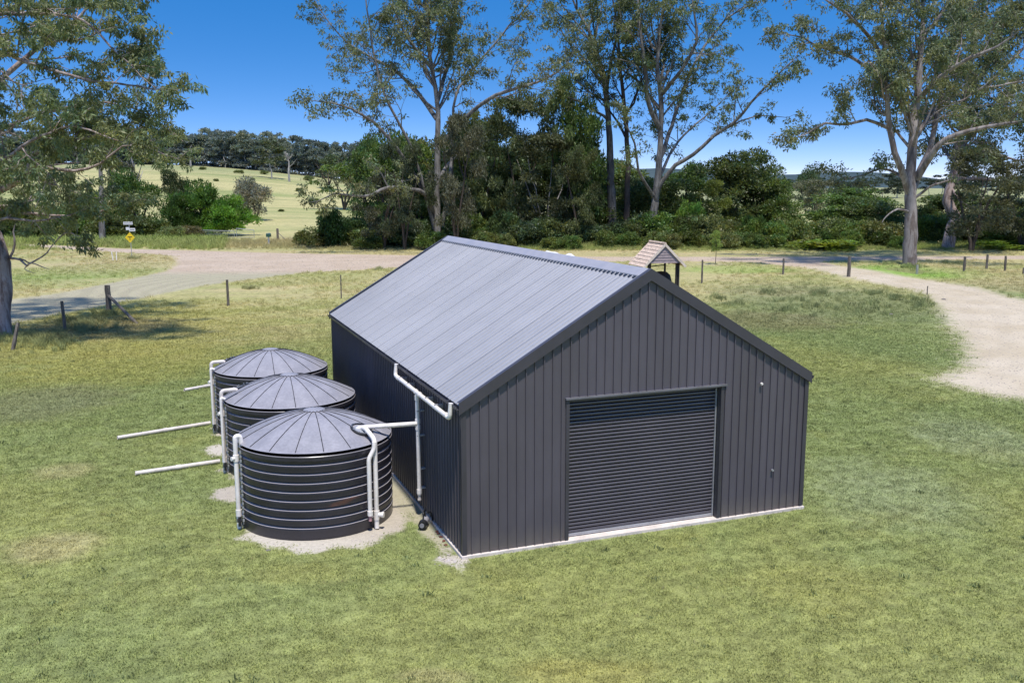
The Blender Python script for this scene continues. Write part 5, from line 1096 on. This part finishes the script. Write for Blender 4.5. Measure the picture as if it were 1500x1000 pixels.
lawn_t = tuft_mesh('lawn_tuft', 18, .032, .11, .008, M_BLADE, 1)
scl = rg.uniform(.6, 1.5, len(P))*(1+np.clip((np.hypot(P[:, 0]-CAM[0], P[:, 1]-CAM[1])-20)/30, 0, 1)*.8)
scatter('lawn_grass', np.column_stack([P, np.full(len(P), Z0)]), scl, lawn_t, 'short mown green grass of the lawn round the shed')
# rough uncut grass: pale clumps in the paddock, along fences and road edges
rough_t = tuft_mesh('rough_tuft', 22, .16, .16, .014, M_BLADE, 2); P = frustum_pts(34000, 38, 118, 1.2); P = P[keep_lawn(P)]
nz = np.array([mnoise.noise(Vector((x*.09, y*.09, 0))) for x, y in P]); P = P[nz > rg.normal(-.1, .12, len(P))]; P = P[np.hypot(*(P-CAM[:2]).T) > rg.normal(55, 9, len(P))]
scatter('rough_grass', np.column_stack([P, terrain(P[:, 0], P[:, 1])]), rg.uniform(.5, 1.4, len(P)), rough_t, 'rough pale grass of the paddock beyond the lawn')
# dark weed clumps on the mounded ground at right and around posts
weed_t = tuft_mesh('weed_tuft', 26, .30, .20, .018, M_WEED, 3); Q = []
for (u, v, su, sv, n) in ((1125, 430, 12, 3, 26), (1205, 430, 14, 3, 30), (1282, 430, 16, 3, 30), (1310, 437, 10, 4, 26), (1348, 445, 14, 8, 60), (1180, 450, 90, 9, 50), (1080, 445, 12, 3, 16), (1050, 437, 10, 3, 16), (1265, 452, 40, 8, 26), (1155, 455, 10, 2, 16), (60, 500, 50, 12, 160), (125, 476, 30, 8, 120), (160, 460, 12, 3, 40), (195, 379, 8, 1.2, 26), (365, 423, 10, 1.2, 20), (555, 395, 6, 1, 14), (1333, 391, 16, 2, 60), (1300, 387, 10, 1.5, 30), (1395, 386, 20, 2, 30)):
    for k in range(n): q = on_ground(u+rg.normal()*su*.6, v+rg.normal()*sv*.6); Q.append(q)
Q = np.array(Q); Q = Q[ROAD_UN(Q[:, :2]) < -.1]
scatter('weed_clumps', Q, rg.uniform(.5, 1.25, len(Q)), weed_t, 'dark rough weed clumps on the uneven ground')
# tall verge grass across the road
tall_t = tuft_mesh('tall_tuft', 30, .75, .32, .035, M_TALL, 4); straw_t = tuft_mesh('straw_tuft', 26, .55, .30, .03, M_STRAW, 5); Q1 = []; Q2 = []
for k in range(9000):
    u = rg.uniform(-250, 1750); dep = rg.uniform(105, 112)+ (rg.uniform(0, 16) if u < 480 else 0); p = at(u, 340, dep)
    (Q1 if (u < 330 or u > 760) and rg.random() < .8 else Q2).append((p[0], p[1], float(terrain(p[0], p[1]))))
Q1 = np.array(Q1); Q1 = Q1[ROAD_UN(Q1[:, :2]) < -.6]; Q2 = np.array(Q2); Q2 = Q2[ROAD_UN(Q2[:, :2]) < -.6]
def vscale(Q): 
    d = (Q-CAM)@FX; return np.clip((d-103)/9, .3, 1.25)*rg.uniform(.7, 1.2, len(Q))
scatter('tall_verge_grass', Q1, vscale(Q1), tall_t, 'tall bright green grass on the verge across the road')
scatter('straw_verge_grass', Q2, vscale(Q2)*.8, straw_t, 'dry straw-coloured grass on the verge across the road')

# scattered broadleaf weeds and dead blades in the lawn, loose stones on the gravel
lw = tuft_mesh('lawn_weed', 18, .075, .09, .024, M_WEED, 8); P = frustum_pts(900, 12, 60, 1.5); P = P[keep_lawn(P)]
scatter('lawn_weeds', np.column_stack([P, np.full(len(P), Z0)]), rg.uniform(.4, 1.3, len(P)), lw, 'small broadleaf weeds dotted through the lawn')
ls = tuft_mesh('dead_blades', 9, .05, .07, .012, M_STRAW, 9); P = frustum_pts(2600, 12, 50, 1.4); P = P[keep_lawn(P)]
scatter('dead_grass_blades', np.column_stack([P, np.full(len(P), Z0)]), rg.uniform(.5, 1.3, len(P)), ls, 'dry pale grass blades dotted through the lawn')
P = frustum_pts(60000, 20, 110, 1.3); P = P[ROAD_UN(P) > rg.normal(.1, .5, len(P))]
scatter('loose_stones', np.column_stack([P, np.full(len(P), Z0+.012)]), rg.uniform(.012, .05, len(P))**1.0, stone_mesh(33, simple('gravel_stone', (0.36, 0.31, 0.26), .9, .2, var=.3)), 'loose gravel stones on the road and driveway')
P = np.column_stack([rg.uniform(-4.8, -.2, 1500), rg.uniform(0, 14, 1500)]); P = P[(PAD_UN(P) > -.05) & (np.min([np.hypot(P[:, 0]-x, P[:, 1]-y) for x, y in TK], 0) > TR+.03)]
scatter('pad_stones', np.column_stack([P, np.full(len(P), Z0+.008)]), rg.uniform(.008, .025, len(P)), stone_mesh(34, M_PALE), 'small stones on the bare dirt round the tanks')
